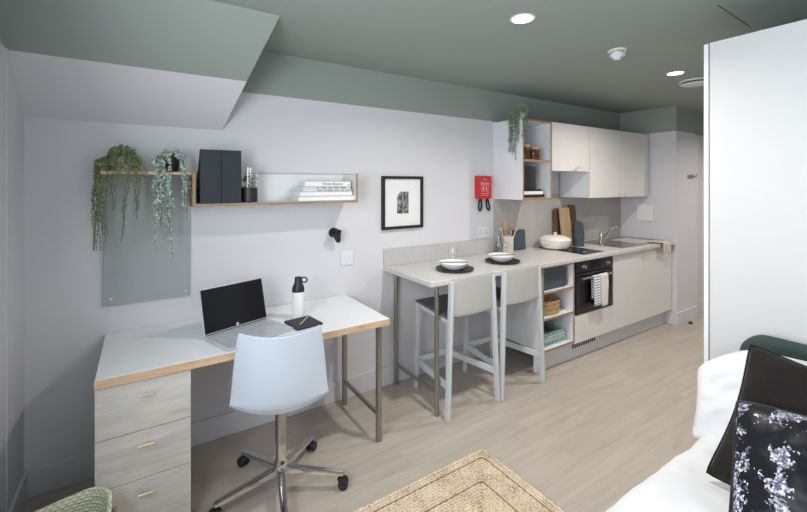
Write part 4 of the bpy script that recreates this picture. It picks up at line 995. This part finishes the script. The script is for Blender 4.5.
# ------------------------------------------------------------------ swivel chair
ch = thing('swivel_chair', 'pale blue white shell swivel chair on chrome castors at the desk', 'chair', (0.592, 2.037, 0), R(-17))
prof = [(0.235, 0.435), (0.215, 0.452), (0.16, 0.456), (0.06, 0.442), (-0.03, 0.434), (-0.085, 0.438), (-0.130, 0.456), (-0.160, 0.50), (-0.176, 0.58), (-0.184, 0.67), (-0.192, 0.75), (-0.200, 0.82), (-0.204, 0.842)]
hw = [0.180, 0.198, 0.212, 0.220, 0.226, 0.228, 0.228, 0.225, 0.218, 0.209, 0.200, 0.190, 0.182]
def shell(u, v):
    n = len(prof) - 1; f = v * n; i = min(int(f), n - 1); q = f - i
    y = prof[i][0] * (1 - q) + prof[i + 1][0] * q; z = prof[i][1] * (1 - q) + prof[i + 1][1] * q; w = hw[i] * (1 - q) + hw[i + 1] * q
    s = (u - 0.5) * 2
    e = abs(s) ** 2.0
    k = v / 0.62
    lift = 0.085 * math.sin(min(1, k) * PI) if v < 0.62 else 0
    z += lift * e + 0.010 * e * max(0, (v - 0.7) / 0.3)
    y += 0.080 * min(1, max(0, (v - 0.35) / 0.3)) * e
    return Vector((s * w, y, z))
mb = MB(); mb.grid(shell, 24, 36)
o = mb.build('seat_shell', M['shell'], ch, recalc=False, ang=80); solid(o, 0.009, 0); o.modifiers.new('bevel', 'BEVEL').width = 0.003
o.modifiers['bevel'].segments = 2; o.modifiers['bevel'].limit_method = 'ANGLE'
rim = [shell(i / 24, 1) for i in range(25)]
MB().tube([Vector((p.x, p.y + 0.010, p.z - 0.004)) for p in rim], 0.004, 8).build('rim_piping', M['shell_rim'], ch)
MB().lathe([(0, 0.415), (0.040, 0.415), (0.046, 0.420), (0.046, 0.428), (0, 0.428)], seg=28).build('swivel_plate', M['black'], ch)
MB().tube([(0.03, 0.02, 0.428), (0.14, 0.05, 0.420), (0.20, 0.06, 0.418)], 0.005, 8).build('lever', M['steel'], ch)
MB().lathe([(0, 0.24), (0.027, 0.24), (0.028, 0.244), (0.028, 0.416), (0, 0.416)], seg=28).build('gas_sleeve', M['steel'], ch)
MB().lathe([(0, 0.08), (0.036, 0.08), (0.038, 0.085), (0.036, 0.13), (0.030, 0.15), (0.024, 0.165), (0.0235, 0.245), (0, 0.245)], seg=28).build('column', M['chrome'], ch)
for k in range(5):
    a = R(-32 + 17 + 72 * k + 1); ca, sa = math.cos(a), math.sin(a); rr = 0.315
    MB().bar((ca * 0.028, sa * 0.028, 0.108), (ca * rr, sa * rr, 0.074), 0.040, 0.034, bev=0.007, w2=0.030, h2=0.020).build('base_arm', M['chrome'], ch)
    mb = MB(); mb.cyl((ca * 0.302, sa * 0.302, 0.045), (ca * 0.302, sa * 0.302, 0.072), 0.008, seg=12)
    mb.lathe([(0.0, 0.030), (0.014, 0.032), (0.022, 0.045), (0.018, 0.056), (0, 0.060)], (ca * 0.304, sa * 0.304, 0), seg=16)
    ca_o = mb.build('castor', M['black'], ch)
    tx, ty = -sa, ca
    for s in (-1, 1):
        w = MB(); cx, cy = ca * 0.312, sa * 0.312
        w.cyl((cx + s * tx * 0.008, cy + s * ty * 0.008, 0.0265), (cx + s * tx * 0.024, cy + s * ty * 0.024, 0.0265), 0.026, 0.0235, seg=24); w.build('wheel', M['black'], ca_o)

# ------------------------------------------------------------------ rug
rx0, rx1, ry0, ry1 = 0.42, 1.655, 0.78, 1.700
mb = MB(); seam = MB()
rows = 24
cx, cy = (rx0 + rx1) / 2, (ry0 + ry1) / 2
HX, HY = (rx1 - rx0) / 2, (ry1 - ry0) / 2
inset = 0.0; k = 0
while HY - inset > 0.02:
    r = 0.0105 if k == 0 else 0.0085
    big = k in (0, 1, 2)
    hx_, hy_ = HX - inset - r, HY - inset - r
    if hy_ < 0.01: break
    pts = []
    base = rrect(-hx_, -hy_, hx_, hy_, min(0.022, hy_ * 0.5), 4)
    n = len(base)
    for i in range(n):
        a, b_ = Vector(base[i]), Vector(base[(i + 1) % n]); L = (b_ - a).length; m_ = max(1, int(L / 0.012))
        for j in range(m_):
            p_ = a.lerp(b_, j / m_); s = len(pts)
            pts.append(Vector((p_.x, p_.y, r * 0.75 + 0.0015 * math.sin(s * 2.1 + k))))
    mb.tube(pts, [r * (1 + 0.10 * math.sin(i * 2.1 + k)) for i in range(len(pts))], 7, closed=True)
    inset += 2 * r * 0.94; k += 1
    if k in (3, 11):
        base = rrect(-(HX - inset - 0.002), -(HY - inset - 0.002), HX - inset - 0.002, HY - inset - 0.002, 0.02, 4)
        seam.tube([Vector((p_[0], p_[1], 0.010)) for p_ in base], 0.0045, 6, closed=True); inset += 0.004
rg = thing('jute_rug', 'braided natural jute rug on the wood floor', 'rug', (cx, cy, 0.002))
mb.build('braid', M['jute'], rg); seam.build('seam', M['jute_dark'], rg)['label'] = 'darker seam line'
MB().box(-HX + 0.01, -HY + 0.01, 0.0, HX - 0.01, HY - 0.01, 0.004).build('backing', M['jute_dark'], rg)

# ------------------------------------------------------------------ basket
bk = thing('seagrass_basket', 'green and white woven basket on the floor before the drawers', 'basket', (-0.282, 1.876, 0.0))
def bfn(scale, zoff):
    def f(u, v):
        pts = rrect(-0.185, -0.15, 0.185, 0.15, 0.10, 8); n = len(pts); p = pts[int(round(u * n)) % n]
        k = (0.80 + 0.20 * v) * scale
        return Vector((p[0] * k, p[1] * k, zoff + v * (0.310 + 0.016 * math.sin(math.atan2(p[1], p[0]) * 2 + 0.5))))
    return f
n_ = len(rrect(0, 0, 1, 1, .1, 8))
mb = MB(); mb.grid(bfn(1, 0.003), n_, 14, closed_u=True)
pts = rrect(-0.185, -0.15, 0.185, 0.15, 0.10, 8); mb.bm.faces.new([mb.bm.verts.new((p[0] * 0.8, p[1] * 0.8, 0.003)) for p in pts])
o = mb.build('woven_body', M['basket'], bk, recalc=False, ang=80, weld=True); solid(o, 0.009, -1)
MB().tube([bfn(0.99, 0.003)(i / n_, 1) for i in range(n_)], 0.0075, 8, closed=True).build('rim', M['basket'], bk)
for s in (-1, 1):
    MB().tube([(s * 0.180, -0.05, 0.270), (s * 0.197, -0.047, 0.285), (s * 0.200, -0.03, 0.235), (s * 0.195, 0.0, 0.205), (s * 0.200, 0.03, 0.235), (s * 0.197, 0.047, 0.285), (s * 0.180, 0.05, 0.270)], 0.008, 8).build('handle', M['basket_rim'], bk)

# ------------------------------------------------------------------ bed, bedding and cushions
bd = thing('bed', 'double bed with dark green upholstered headboard', 'bed', (0.25, -0.67, 0))
BL, BWd = 2.14 - 0.25, 1.34
MB().box(0.0, 0.02, 0.10, BL, BWd - 0.02, 0.32, 0.01).build('base', M['headboard'], bd)
MB().box(0.01, 0.01, 0.321, BL - 0.01, BWd - 0.01, 0.50, 0.04, 4).build('mattress', M['linen'], bd)
for x in (0.08, BL - 0.08):
    for y in (0.1, BWd - 0.1): MB().cyl((x, y, 0), (x, y, 0.1), 0.022).build('leg', M['black_matt'], bd)
hbp = rrect(-0.02, 0.08, BWd - 0.005, 0.905, 0.09, 8)
o = MB().prism(hbp, BL + 0.002, BL + 0.085, 'x', 0.025).build('headboard', M['headboard'], bd); subd(o, 0)
# duvet
def duvet(u, v):
    x = 0.27 + u * (1.87 - 0.27)
    hwid = 0.70; s = (v - 0.5) * 2; c0 = 0.005
    arc = s * 0.87
    if abs(arc) < hwid - 0.07: y = arc; z = 0.545
    else:
        e = abs(arc) - (hwid - 0.07); sg = 1 if arc > 0 else -1
        if e < 0.11:
            a = e / 0.07; a = min(a, PI / 2); y = sg * (hwid - 0.07 + 0.07 * math.sin(a)); z = 0.545 - 0.07 * (1 - math.cos(a))
        else: y = sg * (hwid + 0.004 * math.sin(x * 23)); z = 0.475 - (e - 0.11)
    n = noise.noise(Vector((x * 3.2, arc * 3.0, 0.3))) * 0.014 + noise.noise(Vector((x * 4 + arc * 5, arc * 9 - x * 6, 1.3))) * 0.010 + noise.noise(Vector((x * 16 + arc * 6, arc * 14, 4.3))) * 0.004
    z += n * (1 if abs(arc) < hwid else 0.2) + 0.012 * max(0, 1 - abs(u - 1) / 0.06)
    return Vector((x, c0 + y + n * 0.5, z))
mb = MB(); mb.grid(duvet, 110, 100); o = mb.build('duvet', M['linen'], recalc=False, ang=80); o.location = (0, 0.006, 0.012); solid(o, 0.022, -1); tag(o, 'white duvet spread over the double bed', 'duvet')
def cushion(name, label, cat, w, h, d, mm, pipe=None, crumple=0.006, pinch=0.06, seed=0, nseg=36, sag=0):
    """local: x across, z up along the face, y thickness; bottom edge at z=0"""
    t = thing(name, label, cat)
    mb = MB()
    def face(sg):
        def f(u, v):
            a, b_ = (u - 0.5) * 2, (v - 0.5) * 2
            bul = max(0, (1 - abs(a) ** 2.6)) ** 0.55 * max(0, (1 - abs(b_) ** 2.6)) ** 0.55
            px = a * (1 - pinch * (1 - b_ * b_) * abs(a) ** 3); pz = b_ * (1 - pinch * (1 - a * a) * abs(b_) ** 3)
            k_ = 1 - 0.045 * (abs(a) * abs(b_)) ** 5; px *= k_; pz *= k_
            n = noise.noise(Vector((a * 2.2 + seed, b_ * 2.2, sg * 1.7))) * crumple * 2 + noise.noise(Vector((a * 5 + seed, b_ * 5, sg * 3))) * crumple
            zz = h / 2 + pz * h / 2
            if sag and a < -0.35: zz -= sag * ((-a - 0.35) / 0.65) ** 1.4 * v
            return Vector((px * w / 2, sg * (d / 2 * bul + n * bul), zz))
        return f
    mb.grid(face(-1), nseg, nseg); mb.grid(face(1), nseg, nseg)
    mb.build('cover', mm, t, ang=80, weld=True)
    if pipe:
        pts = []
        for i in range(120):
            q = i / 120 * 4; k = int(q); f = (q - k)
            u, v = ((f, 0), (1, f), (1 - f, 1), (0, 1 - f))[k]
            pts.append(face(1)(u, v))
        MB().tube(pts, 0.0045, 8, closed=True).build('piping', pipe, t)
    return t
def place(t, bl, right, up):
    """put local origin (bottom centre) so that bottom-left corner sits at bl, x axis along right, z along up"""
    r = Vector(right).normalized(); u = Vector(up).normalized(); u = (u - r * u.dot(r)).normalized(); y = u.cross(r)
    m = Matrix((r, y, u)).transposed().to_4x4(); m.translation = Vector(bl)
    t.matrix_world = m
    return t
pw = cushion('pillow', 'white pillow propped against the green headboard', 'pillow', 0.62, 0.41, 0.15, M['linen'], None, 0.012, 0.05, 3, sag=0.12)
place(pw, (1.885, 0.430, 0.520), (0.04, -1, 0.045), (0.36, 0.06, 1))
cv = cushion('cushion', 'brown black velvet cushion leaning on the white pillow', 'cushion', 0.50, 0.50, 0.19, M['velvet'], M['velvet'], 0.010, 0.11, 9)
place(cv, (1.585, 0.338, 0.545), (0.0, -1, -0.08), (0.32, -0.0316, 0.395))
cq = cushion('cushion', 'black sequin cushion with silver patches in front of the velvet one', 'cushion', 0.44, 0.41, 0.14, M['sequin'], M['piping'], 0.006, 0.035, 21, 44)
place(cq, (1.385, 0.230, 0.560), (0.12, -1, 0.107), (0.25, 0.061, 0.29))

# ------------------------------------------------------------------ wardrobe
wd = thing('wardrobe', 'tall white wardrobe standing behind the headboard', 'wardrobe', (2.25, 0.20, 0))
MB().box(0, 0, 0.0, 1.0, 0.604, 2.205, 0.001).build('body', M['wardrobe'], wd)
for x0, x1, hx_ in ((0.001, 0.498, 0.46), (0.502, 0.999, 0.54)):
    d = MB().box(x0, 0.609, 0.06, x1, 0.628, 2.203, 0.0012).build('door', M['wardrobe_door'], wd)
    mb = MB(); mb.cyl((hx_, 0.628, 1.05), (hx_, 0.652, 1.05), 0.005); mb.cyl((hx_, 0.654, 1.02), (hx_, 0.654, 1.08), 0.0055); mb.build('handle', M['brass'], d)

# ------------------------------------------------------------------ ceiling fittings
def downlight(x, y, label, r=0.062):
    t = thing('ceiling_downlight', label, 'ceiling light', (x, y, CEIL), 0, 'ceiling downlights')
    MB().lathe([(r * 0.80, -0.002), (r * 0.86, -0.006), (r, -0.004), (r * 1.03, -0.0005), (r * 0.8, -0.0005)], seg=40).build('rim', M['white_plastic'], t)
    MB().lathe([(0, -0.0035), (r * 0.80, -0.0035), (r * 0.80, -0.0005), (0, -0.0005)], seg=40).build('diffuser', M['lamp_on'], t)
    l = area('downlight_lamp', (0, 0, -0.012), (0, 0, 0), r * 1.5, 0, DOWNLIGHT_POWER, (1.0, 0.94, 0.87), 'DISK', 150); l.parent = t
downlight(1.650, 1.405, 'lit round downlight in the ceiling left of the smoke detector')
downlight(3.45, 1.455, 'lit round downlight in the ceiling beside the air valve')
downlight(5.40, 0.90, 'unseen downlight added behind the wardrobe to light the hallway')  # out of view, added to brighten the hallway wall
sm = thing('smoke_detector', 'white domed smoke detector on the green ceiling', 'smoke detector', (2.550, 1.409, CEIL))
MB().lathe([(0, -0.012), (0.052, -0.012), (0.056, -0.009), (0.056, -0.0005), (0, -0.0005)], seg=36).build('base', M['white_plastic'], sm)
MB().lathe([(0, -0.062), (0.016, -0.061), (0.028, -0.054), (0.034, -0.042), (0.044, -0.038), (0.046, -0.030), (0.044, -0.024), (0.030, -0.022), (0.030, -0.013), (0, -0.013)], seg=36).build('dome', M['white_plastic'], sm)
MB().lathe([(0.0365, -0.0405), (0.0375, -0.0395), (0.0372, -0.0375), (0.0355, -0.039)], seg=36).build('vent_ring', M['seal'], sm)
k = MB().cyl((-0.012, -0.027, -0.053), (-0.014, -0.031, -0.055), 0.004).build('indicator', M['ink'], sm)
av = thing('air_valve', 'round white ventilation valve on the ceiling beside the wardrobe', 'vent', (3.86, 1.475, CEIL))
MB().lathe([(0, -0.030), (0.10, -0.032), (0.112, -0.026), (0.10, -0.022), (0, -0.022)], seg=48).build('disc', M['white_plastic'], av)
MB().lathe([(0, -0.022), (0.075, -0.022), (0.078, -0.0008), (0, -0.0008)], seg=40).build('throat', M['seal'], av)
MB().lathe([(0.095, -0.0005), (0.12, -0.0005), (0.118, -0.010), (0.10, -0.012), (0.095, -0.004)], seg=48).build('flange', M['white_plastic'], av)
o = struct('trim_2', MB().bar((2.307, 0.791, CEIL - 0.001), (2.777, 0.806, CEIL - 0.001), 0.0035, 0.003, bev=0), M['seal'])
# hallway details
ck = thing('coat_hook', 'small grey coat hook on the wall beyond the kitchen', 'hook', (5.19, 2.05, 1.62))
MB().box(-0.05, -0.008, -0.02, 0.09, -0.0005, 0.02, 0.003).build('back_plate', M['leg'], ck)
for x in (-0.03, 0.06): MB().tube([(x, -0.008, 0), (x, -0.04, -0.005), (x, -0.055, 0.015), (x, -0.055, 0.03)], 0.007, 8).build('peg', M['leg'], ck)
ds = thing('door_stop', 'small dark door stop on the floor by the hallway corner', 'door stop', (5.06, 1.985, 0.0005))
MB().lathe([(0, 0), (0.018, 0), (0.020, 0.004), (0.017, 0.022), (0, 0.026)], seg=20).build('buffer', M['black'], ds)
MB().lathe([(0.0195, 0.0), (0.023, 0.0), (0.023, 0.004), (0.0195, 0.005)], seg=20).build('base_ring', M['leg'], ds)
bpy.context.view_layer.update()
